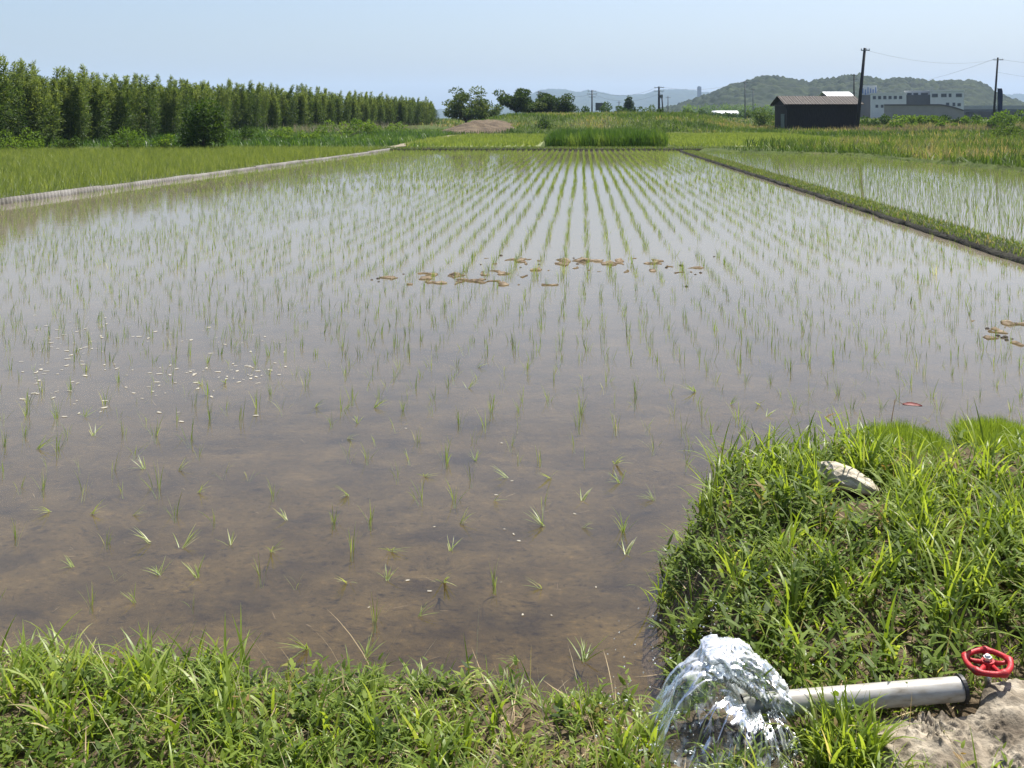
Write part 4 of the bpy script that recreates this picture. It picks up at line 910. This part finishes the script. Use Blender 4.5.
B().box(0, xb - xa, 0, 3, 0, 1.3).build('wall', m_grey, root); B().box(-.2, xb - xa + .2, -.2, 3.2, 1.303, 1.6).build('roof', m_wroof, root)

# ------------------------------------------------------------------ hills
def hill(name, prof, y, y_front, y_back, nu, nv, crown, amp, m, label, base=1.0):
    us = np.linspace(prof[0][0], prof[-1][0], nu); vs = np.interp(us, [p[0] for p in prof], [p[1] for p in prof])
    zc = np.array([Z(v, y) for v in vs]); xs = np.array([X(u, y, 20) for u in us]); t = np.linspace(0, 1, nv)
    Yy = np.where(t < .62, y_front + (y - y_front) * (t / .62), y + (y_back - y) * ((t - .62) / .38))
    sh = np.where(t < .62, np.sin(t / .62 * math.pi / 2) ** .9, np.cos((t - .62) / .38 * math.pi / 2))
    YY = np.repeat(Yy[:, None], nu, 1); XX = (us[None, :] - 512) / F * YY
    ZZ = base - 2 + (zc[None, :] - base + 2) * sh[:, None] * (1 + (1 - sh[:, None]) * .7 * (fbm(XX / (60 * crown), YY / (60 * crown), 5) - .5))
    ZZ = ZZ + amp * sh[:, None] * (.42 - worley(XX / (9 * crown), YY / (9 * crown), 7) * (.5 + 1.2 * fbm(XX / 70, YY / 70, 9)) - .35 * worley(XX / (5 * crown), YY / (5 * crown), 11)) + amp * .4 * (fbm(XX / 4 / crown, YY / 4 / crown, 8) - .5)
    return structure(link(name, grid_mesh(name, XX, YY, ZZ, smooth=False), m), label, 'hill')
m_wood = noise_mat('hill_woods', [(.30, (.004, .009, .004)), (.46, (.010, .018, .007)), (.56, (.020, .031, .010)), (.70, (.045, .060, .022))], scale=.045, detail=10, rough=.9, spec=.1, nrough=.75)
midp = [(640, 113), (680, 104), (700, 97), (711, 93.5), (717, 90.5), (731, 84.5), (742, 83.5), (758, 77.5), (776, 76.5), (787, 78.5), (802, 80.5), (808, 83), (817, 80), (836, 78.5), (843, 75), (861, 75.5), (874, 78.5), (883, 80), (900, 77.5), (913, 79.5), (932, 81.5), (962, 80.5), (972, 80.5), (985, 84.5), (993, 90.5), (1004, 95.5), (1014, 99), (1024, 102.5), (1060, 105), (1120, 104), (1250, 110)]
hill('hill', [(a_, b_ + 1.2) for a_, b_ in midp], 1200, 790, 1580, 440, 170, 1.35, 9.0, m_wood, 'wooded hill behind the shed and the factory')
farp = [(250, 114), (330, 113), (400, 111), (470, 108), (500, 105), (515, 102), (526, 97.5), (540, 90.3), (551, 89), (564, 89.5), (578, 92.7), (587, 90.3), (598, 92), (614, 95), (626, 95.8), (645, 94), (657, 90.3), (670, 89.5), (687, 90), (700, 91.5), (720, 94), (760, 96), (850, 97), (950, 98), (1000, 95), (1024, 94), (1080, 97), (1300, 108)]
hill('hill', farp, 5400, 4200, 6700, 420, 60, 4.0, 12, m_wood, 'blue hazy ridge on the horizon behind the transformer pole')
# look-out block on the ridge
y = 2900.0; xa, xb = X(697.6, y, 5), X(701.4, y, 5)
o = B().box(0, xb - xa, 0, 8, -30, Z(87.0, y) - Z(92, y)).box(1.5, xb - xa - 2, 1, 6, Z(87.0, y) - Z(92, y) + .01, Z(86.2, y) - Z(92, y)).build('water_tower', m_grey, None, loc=(xa, y, Z(92, y))); tag(o, 'tiny block shaped tower showing on the hazy ridge', 'tower')

# ------------------------------------------------------------------ pipe, valve, concrete, stone, seedling mats
m_pvc = noise_mat('grey_pvc', [(.28, (.13, .11, .08)), (.40, (.27, .25, .21)), (.58, (.36, .35, .325)), (.75, (.36, .32, .25))], scale=14, detail=7, rough=.42, spec=.4, stretch=(1, 3, 3))
PZ = .365; pr = .0305
pa, pb = Vector((.600, 2.672, PZ)), Vector((1.199, 2.730, PZ + .015))
pipe = empty('pipe', pa, 'grey plastic irrigation pipe with water gushing out of its end', 'pipe')
L_ = pb - pa
pbm = B(); pbm.tube([L_ * t for t in (0, .02, .3, .6, 1)], pr, 28, caps=False); pbm.tube([L_ * t for t in (1, .6, .02, 0)], pr - .004, 28, caps=False)
pbm.build('tube', m_pvc, pipe, True)
B().tube([L_ * .988, L_ * 1.004], pr + .005, 28).build('collar', flat('black_rubber', (.02, .02, .02), rough=.5), pipe, False)

m_red = noise_mat('red_paint', [(.30, (.10, .035, .025)), (.36, (.30, .012, .016)), (.6, (.42, .016, .022)), (.74, (.34, .03, .03)), (.8, (.30, .12, .10))], scale=38, detail=8, rough=.5, spec=.35, bump=.4, bscale=140, bdist=.003)
vc = Vector((1.293, 2.784, .422))
m_iron = flat('rusty_iron', (.06, .04, .03), rough=.8)
valve = empty('gate_valve', (vc.x, vc.y, .30), 'red valve handwheel beside the end of the grey pipe', 'valve')
loc = Vector((0, 0, vc.z - .30))
tilt = Matrix.Rotation(R(3), 3, 'X') @ Matrix.Rotation(R(-5), 3, 'Y')
wh = bmesh.new(); nseg, nr = 70, 10; ring = []
for i in range(nseg):
    a = 2 * math.pi * i / nseg; lob = math.cos(5 * a); rr_ = .0560 + .0012 * lob; th = .0080 + .0040 * max(0, lob) ** 3
    c = Vector((math.cos(a) * rr_, math.sin(a) * rr_, 0)); e = Vector((math.cos(a), math.sin(a), 0))
    ring.append([wh.verts.new(loc + tilt @ (c + e * th * math.cos(2 * math.pi * k / nr) + Vector((0, 0, 1)) * th * .95 * math.sin(2 * math.pi * k / nr))) for k in range(nr)])
for i in range(nseg):
    for k in range(nr): wh.faces.new((ring[i][k], ring[i][(k + 1) % nr], ring[(i + 1) % nseg][(k + 1) % nr], ring[(i + 1) % nseg][k]))
b_ = B(); b_.bm.free(); b_.bm = wh; b_.build('handwheel', m_red, valve, True)
wheel = valve.children[0]
for i in range(5):
    a = 2 * math.pi * i / 5
    b_ = B(); b_.tube([loc + tilt @ Vector((math.cos(a) * .012, math.sin(a) * .012, -.004)), loc + tilt @ Vector((math.cos(a) * .04, math.sin(a) * .04, -.006)), loc + tilt @ Vector((math.cos(a) * .067, math.sin(a) * .055, 0))], [.0075, .0055, .007], 8); b_.build('spoke', m_red, wheel, True)
B().tube([loc + tilt @ Vector((0, 0, -.014)), loc + tilt @ Vector((0, 0, .006))], .017, 14).build('hub', m_red, wheel, False)
m_steel = flat('bright_steel', (.55, .55, .54), rough=.3, metal=.9, var=.1, scale=60)
B().tube([loc + tilt @ Vector((0, 0, .0065)), loc + tilt @ Vector((0, 0, .016))], .0115, 6).tube([loc + tilt @ Vector((0, 0, .0165)), loc + tilt @ Vector((0, 0, .021))], [.008, .006], 10).build('nut', m_steel, wheel)
B().tube([loc + tilt @ Vector((0, 0, -.014)), (0, 0, .04)], .009, 10).build('spindle', m_steel, valve, True)
B().tube([(0, 0, -.06), (0, 0, -.02), (0, 0, .02), (0, 0, .04)], [.028, .028, .02, .012], 14).build('bonnet', m_iron, valve, True)

# concrete: broken edge with exposed pebbles, smoother pale top at the right
def concrete_material():
    m, nt, out = mat('rough_concrete')
    tc = N(nt, 'ShaderNodeTexCoord')
    v = N(nt, 'ShaderNodeTexVoronoi'); v.inputs['Scale'].default_value = 55; nt.links.new(tc.outputs['Object'], v.inputs['Vector'])
    n = N(nt, 'ShaderNodeTexNoise'); n.inputs['Scale'].default_value = 9; n.inputs['Detail'].default_value = 8; nt.links.new(tc.outputs['Object'], n.inputs['Vector'])
    r = ramp(nt, [(.3, (.065, .052, .038)), (.45, (.17, .145, .11)), (.6, (.27, .24, .19)), (.75, (.38, .35, .29))]); nt.links.new(n.outputs[0], r.inputs[0])
    sp = N(nt, 'ShaderNodeSeparateColor'); nt.links.new(v.outputs['Color'], sp.inputs[0])
    r2 = ramp(nt, [(0, (.6, .58, .55)), (.5, (1.0, .97, .92)), (1, (1.35, 1.32, 1.28))]); nt.links.new(sp.outputs[0], r2.inputs[0])
    mx = N(nt, 'ShaderNodeMix', data_type='RGBA', blend_type='MULTIPLY'); mx.inputs[0].default_value = .8; nt.links.new(r.outputs[0], mx.inputs[6]); nt.links.new(r2.outputs[0], mx.inputs[7])
    p = N(nt, 'ShaderNodeBsdfPrincipled'); p.inputs['Roughness'].default_value = .9; p.inputs['Specular IOR Level'].default_value = .2; nt.links.new(mx.outputs[2], p.inputs['Base Color'])
    n3 = N(nt, 'ShaderNodeTexNoise'); n3.inputs['Scale'].default_value = 130; n3.inputs['Detail'].default_value = 4; nt.links.new(tc.outputs['Object'], n3.inputs['Vector'])
    b = N(nt, 'ShaderNodeBump'); b.inputs['Strength'].default_value = .7; b.inputs['Distance'].default_value = .006; nt.links.new(n3.outputs[0], b.inputs['Height']); nt.links.new(b.outputs[0], p.inputs['Normal'])
    nt.links.new(p.outputs[0], out.inputs[0]); return m
m_rough = concrete_material()
cu, cv = np.meshgrid(np.linspace(.855, 1.95, 270), np.linspace(2.25, 2.84, 150))
ec = np.minimum.reduce([(cu - .862) * 1.4, (1.90 - cu) * 1.2, (2.70 + .10 * sst(1.20, 1.30, cu) - cv) * 3 + .03, (cv - 2.30) * 1.0]) + .05 * (fbm(cu * 9, cv * 9, 23) - .5)
peb = np.maximum(0, .5 - worley(cu * 48 + 2 * fbm(cu * 20, cv * 20, 3), cv * 48 + 2 * fbm(cu * 20, cv * 20, 4), 24)) * .060 * np.clip(2.4 * fbm(cu * 14, cv * 14, 6) - .85, 0, 1) * (1 - .8 * sst(1.24, 1.36, cu + .1 * fbm(cu * 8, cv * 8, 2))) + np.maximum(0, .42 - worley(cu * 21, cv * 21, 27)) * .03 * (1 - sst(1.1, 1.3, cu))
cz = .258 + (.07 + .045 * sst(1.18, 1.32, cu)) * sst(0, .10, ec) + .040 * (fbm(cu * 11, cv * 11, 25) - .5) + .014 * (fbm(cu * 26, cv * 26, 26) - .5) + peb * sst(-.01, .05, ec) + .008 * (fbm(cu * 40, cv * 40, 28) - .5)
cz = np.where(ec < 0, cz + ec * 1.2, cz)
cz[0, :] = .15; cz[-1, :] = .2; cz[:, 0] = .15; cz[:, -1] = .15
tag(link('concrete_block', grid_mesh('concrete_block', cu, cv, cz), m_rough), 'broken concrete footing with exposed pebbles under the grey pipe', 'concrete')
m_stone = noise_mat('pale_stone', [(.25, (.20, .16, .11)), (.5, (.42, .37, .29)), (.75, (.56, .51, .42))], scale=18, detail=8, rough=.9, bump=.9, bscale=45, bdist=.012)
sb = bmesh.new(); bmesh.ops.create_icosphere(sb, subdivisions=4, radius=1)
for v_ in sb.verts:
    p = v_.co.copy(); q = .78 + .5 * float(fbm(p.x * 1.6 + 3 + p.z, p.y * 1.6 + p.z * 1.3, 29)); f = .05 * float(fbm(p.x * 7 + p.z * 5, p.y * 7 + 2, 30) - .5)
    v_.co = Vector((p.x * (.125 if p.x > 0 else .10) * q, p.y * .065 * q, (p.z * .045 if p.z > 0 else p.z * .03) * q + f * .25 - p.x * .012))
b_ = B(); b_.bm.free(); b_.bm = sb; o = b_.build('stone', m_stone, None, False)
o.location = (STONE[0], STONE[1], float(bank_z(STONE[0], STONE[1])) + .055); o.rotation_euler = (R(6), R(10), R(-24))
tag(o, 'flat pale stone lying in the grass of the right bank', 'stone')
for (u, v, s, lb) in ((792, 520, .045, 'small grey lump of rubble left of the flat pale stone'), (748, 548, .05, 'half buried pale stone near the water on the right bank')):
    o2 = o.copy(); o2.data = o.data; COL.objects.link(o2); p = G(u, v, .38); o2.location = (*p, float(bank_z(*p)) + .01); o2.scale = (s / .12,) * 3; o2.rotation_euler = (0, 0, random.uniform(0, 6)); o2['label'] = lb

def seedling_mat(u, v, up, lx_, ly_, rz, label):
    x, y = G(u, v, .42); z = float(bank_z(x, y)); root = empty('seedling_mat', (x, y, z + up), label, 'seedling mat', 'leftover rice seedling mats', rz)
    B().box(-lx_ * .42, lx_ * .42, -ly_ * .42, ly_ * .42, -.06, .025).build('soil_block', m_soil, root)
    n = 5600; ax_ = rng.uniform(-1, 1, n); ay_ = rng.uniform(-1, 1, n); k_ = (np.abs(ax_) ** 3 + np.abs(ay_) ** 3) < 1.0; ax_, ay_ = ax_[k_], ay_[k_]; n = len(ax_); ed_ = np.clip((1 - (np.abs(ax_) ** 3 + np.abs(ay_) ** 3)) * 4, 0, 1)
    P = np.stack([ax_ * lx_ / 2, ay_ * ly_ / 2, np.full(n, .028)], 1)
    link('shoots', npmesh('mat_shoots', *blades(P, np.where(ed_ < .6, np.arctan2(ay_, ax_), rng.uniform(0, 6.28, n)), np.abs(rng.normal(0, .12, n)) + .45 * (1 - ed_), rng.uniform(0, .6, n), rng.uniform(.07, .115, n) * (.75 + .25 * ed_) * (.8 + .4 * fbm(ax_ * 3, ay_ * 3, 12)), rng.uniform(.003, .0045, n), np.clip(rng.normal(.6, .15, n), 0, .95), 3, 'rice')), leaf_mat('mat_shoot', [(0, (.09, .155, .018)), (1, (.21, .28, .045))], trans=.42), root)
seedling_mat(907, 440, .055, .37, .48, R(3), 'thick mat of bright rice seedlings lying on the right bank')
seedling_mat(1003, 440, -.06, .36, .48, R(-3), 'thick mat of bright rice seedlings at the right edge of the bank')

# ------------------------------------------------------------------ gushing water
def gush_material(foam_lo, foam_hi, white):
    m, nt, out = mat('gushing_water')
    tc = N(nt, 'ShaderNodeTexCoord'); at = N(nt, 'ShaderNodeAttribute', attribute_name='tint')
    mp = N(nt, 'ShaderNodeMapping'); mp.inputs['Scale'].default_value = (1, 1, .45); nt.links.new(tc.outputs['Object'], mp.inputs[0])
    n = N(nt, 'ShaderNodeTexNoise'); n.inputs['Scale'].default_value = 48; n.inputs['Detail'].default_value = 3; n.inputs['Distortion'].default_value = .8; nt.links.new(mp.outputs[0], n.inputs['Vector'])
    b = N(nt, 'ShaderNodeBump'); b.inputs['Strength'].default_value = .26; b.inputs['Distance'].default_value = .010; nt.links.new(n.outputs[0], b.inputs['Height'])
    tr = N(nt, 'ShaderNodeBsdfTransparent'); tr.inputs[0].default_value = (.93, .96, .95, 1)
    gl = N(nt, 'ShaderNodeBsdfGlossy'); gl.inputs['Roughness'].default_value = .24; nt.links.new(b.outputs[0], gl.inputs['Normal'])
    fr = N(nt, 'ShaderNodeFresnel'); fr.inputs['IOR'].default_value = 1.42; nt.links.new(b.outputs[0], fr.inputs['Normal'])
    m1 = N(nt, 'ShaderNodeMixShader'); nt.links.new(fr.outputs[0], m1.inputs[0]); nt.links.new(tr.outputs[0], m1.inputs[1]); nt.links.new(gl.outputs[0], m1.inputs[2])
    df = N(nt, 'ShaderNodeBsdfPrincipled'); df.inputs['Base Color'].default_value = (*white, 1); df.inputs['Roughness'].default_value = .4; df.inputs['Specular IOR Level'].default_value = .6; nt.links.new(b.outputs[0], df.inputs['Normal'])
    ad = N(nt, 'ShaderNodeMath', operation='ADD'); nt.links.new(n.outputs[0], ad.inputs[0]); nt.links.new(at.outputs['Fac'], ad.inputs[1])
    mr = N(nt, 'ShaderNodeMapRange'); mr.inputs['From Min'].default_value = foam_lo; mr.inputs['From Max'].default_value = foam_hi; nt.links.new(ad.outputs[0], mr.inputs['Value'])
    mu = N(nt, 'ShaderNodeMath', operation='MULTIPLY'); mu.inputs[1].default_value = .66; nt.links.new(mr.outputs[0], mu.inputs[0])
    m2 = N(nt, 'ShaderNodeMixShader'); nt.links.new(mu.outputs[0], m2.inputs[0]); nt.links.new(m1.outputs[0], m2.inputs[1]); nt.links.new(df.outputs[0], m2.inputs[2])
    nt.links.new(m2.outputs[0], out.inputs[0]); return m
m_gush = gush_material(.60, 1.02, (.72, .74, .76))
gush = empty('water_gush', (.645, 2.676, .27), 'clear water gushing in a foaming arc from the grey pipe', 'water jet')
O = Vector((.64, 1.64, .30))
na, ntt = 150, 110
aa = np.linspace(R(118), R(318), na); tt = np.linspace(0, 1, ntt); AA, TT = np.meshgrid(aa, tt)
Rr_ = np.interp(np.degrees(aa), [118, 150, 180, 205, 235, 265, 290, 318], [.13, .23, .29, .29, .23, .17, .13, .10])[None, :]
Hh = np.interp(np.degrees(aa), [118, 150, 180, 205, 235, 265, 290, 318], [.118, .138, .130, .098, .060, .04, .03, .02])[None, :]
nz = fbm(np.cos(AA) * 4 + TT * 3, np.sin(AA) * 4 + TT * 2.2, 101); nf = fbm(AA * 6, TT * 2.4, 103); nq = fbm(AA * 26, TT * 3.2, 105)
rad = .03 + Rr_ * TT * (1 + .20 * (nf - .5) + .05 * (nq - .5))
zz = .09 + 4 * Hh * TT * (1 - TT) * (1 + .25 * (nz - .5)) - .10 * TT ** 2 + (.045 * (nf - .5) + .012 * (nq - .5)) * sst(.02, .2, TT)
Vg = np.stack([np.cos(AA) * rad, np.sin(AA) * rad, zz], -1).reshape(-1, 3)
back = np.clip(1 - np.abs(np.degrees(AA) - 152) / 55, 0, 1)
foam = (.46 * back * sst(.0, .08, TT) * (1 - sst(.45, .8, TT)) + .34 * sst(.80, 1, TT) + .05 * (1 - sst(0, .1, TT))).ravel() + .10 + (.17 * (nq - .5) * sst(.05, .3, TT)).ravel()
ii = np.arange((ntt - 1) * (na - 1)); r0, c0 = ii // (na - 1), ii % (na - 1); a0 = r0 * na + c0
o = link('sheet', npmesh('gush_sheet', Vg, np.stack([a0, a0 + 1, a0 + na + 1, a0 + na], 1), tint=foam, smooth=True), m_gush, gush)
# churning crest: a lumpy body of aerated water along the top of the arc
cb = []; na2, nt2 = 90, 80
aa2 = np.linspace(0, 2 * math.pi, na2); t2 = np.linspace(0, 1, nt2)
cx_ = np.interp(t2, [0, .35, .7, 1], [.075, .00, -.095, -.16]); cy_ = np.interp(t2, [0, .5, 1], [.0, .035, .03]); cz_ = np.interp(t2, [0, .2, .5, .75, 1], [.095, .134, .188, .200, .165])
rr2 = np.interp(t2, [0, .15, .5, .8, 1], [.034, .054, .066, .062, .004])
A2_, T2_ = np.meshgrid(aa2, t2)
nn2 = fbm(np.cos(A2_) * 2.4 + T2_ * 7, np.sin(A2_) * 2.4 + T2_ * 5, 111); nn3 = fbm(np.cos(A2_) * 7 + T2_ * 17, np.sin(A2_) * 7 + T2_ * 13, 113)
rad2 = rr2[:, None] * (1 + .55 * (nn2 - .5) + .75 * (nn3 - .5))
tx = np.gradient(cx_); tz = np.gradient(cz_); ln = np.hypot(tx, tz); nxv, nzv = -tz / ln, tx / ln
Vc = np.stack([cx_[:, None] + nxv[:, None] * np.cos(A2_) * rad2 * .62, cy_[:, None] + np.sin(A2_) * rad2 * 1.25, cz_[:, None] + nzv[:, None] * np.cos(A2_) * rad2 * .62], -1).reshape(-1, 3)
ii = np.arange((nt2 - 1) * (na2 - 1)); r0, c0 = ii // (na2 - 1), ii % (na2 - 1); a0 = r0 * na2 + c0
link('crest', npmesh('gush_crest', Vc, np.stack([a0, a0 + 1, a0 + na2 + 1, a0 + na2], 1), tint=np.full(len(Vc), .26) + .55 * (nn3.ravel() - .5), smooth=True), m_gush, gush)
# splash at the foot, and drops
def blob_mesh(name, pts, rads, tint):
    ib = bmesh.new(); bmesh.ops.create_icosphere(ib, subdivisions=1, radius=1); base = np.array([v.co[:] for v in ib.verts]); ib.verts.ensure_lookup_table(); fc = np.array([[v.index for v in f.verts] for f in ib.faces]); ib.free()
    n = len(pts); st = rng.uniform(.7, 1.5, (n, 1, 3)); V = (np.array(pts)[:, None, :] + base[None] * np.array(rads)[:, None, None] * st).reshape(-1, 3)
    Fc = (np.arange(n) * len(base))[:, None, None] + fc[None]
    return npmesh(name, V, Fc.reshape(-1, 3), tint=np.full(len(V), tint), smooth=True)
pts, rads = [], []
for i in range(260):
    a = R(random.uniform(150, 320)); q = float(np.interp(math.degrees(a), np.degrees(aa), Rr_[0])) * random.gauss(1.0, .16)
    pts.append((math.cos(a) * q, math.sin(a) * q, .015 + abs(random.gauss(0, .028)))); rads.append(random.uniform(.0015, .005))
link('splash', blob_mesh('gush_splash', pts, rads, .34), m_gush, gush)['kind'] = 'stuff'
pts, rads = [], []
for i in range(200):
    a = R(random.uniform(90, 330)); q = random.uniform(.05, .42); pts.append((math.cos(a) * q - .06, math.sin(a) * q, random.uniform(.02, .36) * (1 - q * 1.2) + .02)); rads.append(random.uniform(.001, .0026))
o = link('drops', blob_mesh('gush_drops', pts, rads, .30), m_gush, gush); o['kind'] = 'stuff'

# ------------------------------------------------------------------ floating flakes, mud clods, red leaf
m_flake = flat('pale_flake', (.31, .29, .235), rough=.8, var=.15, scale=40)
fb = bmesh.new(); ring = [fb.verts.new((math.cos(a) * (.5 + .12 * math.sin(3 * a + 1)), math.sin(a) * (.32 + .07 * math.cos(2 * a)), .0)) for a in [i * 2 * math.pi / 14 for i in range(14)]]
c_ = fb.verts.new((0, 0, .12))
for i in range(14): fb.faces.new((ring[i], ring[(i + 1) % 14], c_))
fme = bpy.data.meshes.new('flake'); fb.to_mesh(fme); fb.free(); fme.materials.append(m_flake)
cl = [(90, 335, 60, 14), (60, 365, 60, 14), (180, 375, 70, 12), (250, 368, 45, 8), (130, 400, 90, 25), (45, 380, 40, 25), (200, 340, 80, 16)]
for i in range(190):
    c = cl[i % len(cl)] if i < 165 else (random.uniform(350, 640), random.uniform(380, 620), 40, 30)
    u = random.gauss(c[0], c[2] * .6); v = random.gauss(c[1], c[3] * .6)
    if u < 2: u = random.uniform(5, 200)
    x, y = G(u, v)
    if float(sdf(BANK, x, y)) > -.15: continue
    o = link('floating_flake', fme); s = random.uniform(.014, .05) * (1 if i < 165 else .4); o.location = (x, y, .003); o.scale = (s, s * random.uniform(.6, 1.2), s * .35); o.rotation_euler = (0, 0, random.uniform(0, 6.28))
    tag(o, 'pale flake of scum floating on the paddy water', 'flake', 'pale flakes floating on the paddy')
m_clod = noise_mat('clod', [(.3, (.03, .024, .018)), (.7, (.10, .075, .05))], scale=20, rough=.8, bump=.5)
cme = []
for sdd in range(4):
    cb_ = bmesh.new(); bmesh.ops.create_icosphere(cb_, subdivisions=3, radius=1)
    for v_ in cb_.verts:
        p = v_.co; q = .35 + 1.3 * float(fbm(p.x * 2.6 + sdd * 9, p.y * 2 + p.z * 1.7, 130 + sdd)); v_.co = Vector((p.x * q, p.y * q * .8, p.z * q * .42))
    me = bpy.data.meshes.new('clod'); cb_.to_mesh(me); cb_.free(); me.materials.append(m_clod); cme.append(me)
for i in range(24):
    u, v = [(random.gauss(560, 45), random.gauss(262, 5)), (random.gauss(450, 45), random.gauss(279, 4)), (random.gauss(690, 20), random.gauss(270, 5)), (random.gauss(1005, 10), random.gauss(338, 8))][(i % 8) // 2 if i % 8 < 7 else 3]
    x, y = G(u, v); o = link('mud_clod', random.choice(cme)); s = random.uniform(.010, .024); o.location = (x, y, max(0, float(mud_z(x, y))) + .0); o.scale = (s * 1.3, s, s * 1.6); o.rotation_euler = (0, 0, random.uniform(0, 6.28))
    far_ = u < 900
    tag(o, 'dark mud clod breaking the water in the middle of the paddy' if far_ else 'dark mud clod breaking the water at the right edge of the paddy', 'mud clod', 'mud clods in the middle of the paddy' if far_ else 'mud clods at the right edge of the paddy')
# red leaf on an arching stem at the water's edge
x, y = G(897, 415, .25); z = float(bank_z(x, y))
root = empty('red_leaf_plant', (x, y, z), 'small red leaf on a thin arching stalk above the right bank', 'plant')
tip = Vector((.05, .05, Z(404, y + .05) - z))
B().tube([(-.09, 0, -.01), (-.05, .02, tip.z * .6), (0, .03, tip.z * 1.05), tip], [.003, .0025, .002, .0015], 6).build('stalk', M['straw'], root, True)
lf = B(); pr_ = [(0, .002), (.025, .010), (.055, .013), (.085, .009), (.11, .002)]
top = [lf.bm.verts.new((tip.x + a, tip.y - b, tip.z - .08 * a)) for a, b in pr_]; bot = [lf.bm.verts.new((tip.x + a, tip.y + b, tip.z - .08 * a + b * .9)) for a, b in pr_]; mid_ = [lf.bm.verts.new((tip.x + a, tip.y, tip.z - .08 * a - .006)) for a, b in pr_]
for i in range(4):
    lf.bm.faces.new((top[i], top[i + 1], mid_[i + 1], mid_[i])); lf.bm.faces.new((mid_[i], mid_[i + 1], bot[i + 1], bot[i]))
lf.build('leaf', flat('red_leaf', (.20, .045, .04), rough=.6), root, True)

# ------------------------------------------------------------------ haze
m_hz, nt, out = mat('haze')
pv = N(nt, 'ShaderNodeVolumePrincipled'); pv.inputs['Color'].default_value = (.56, .73, 1.0, 1); pv.inputs['Density'].default_value = .00012; pv.inputs['Anisotropy'].default_value = 0.0
nt.links.new(pv.outputs[0], out.inputs['Volume'])
hz = B().box(-9600, 9600, -450, 9900, -4, 330).build('haze', m_hz); stuff(hz, 'thin blue air veiling the distant hills', 'haze')
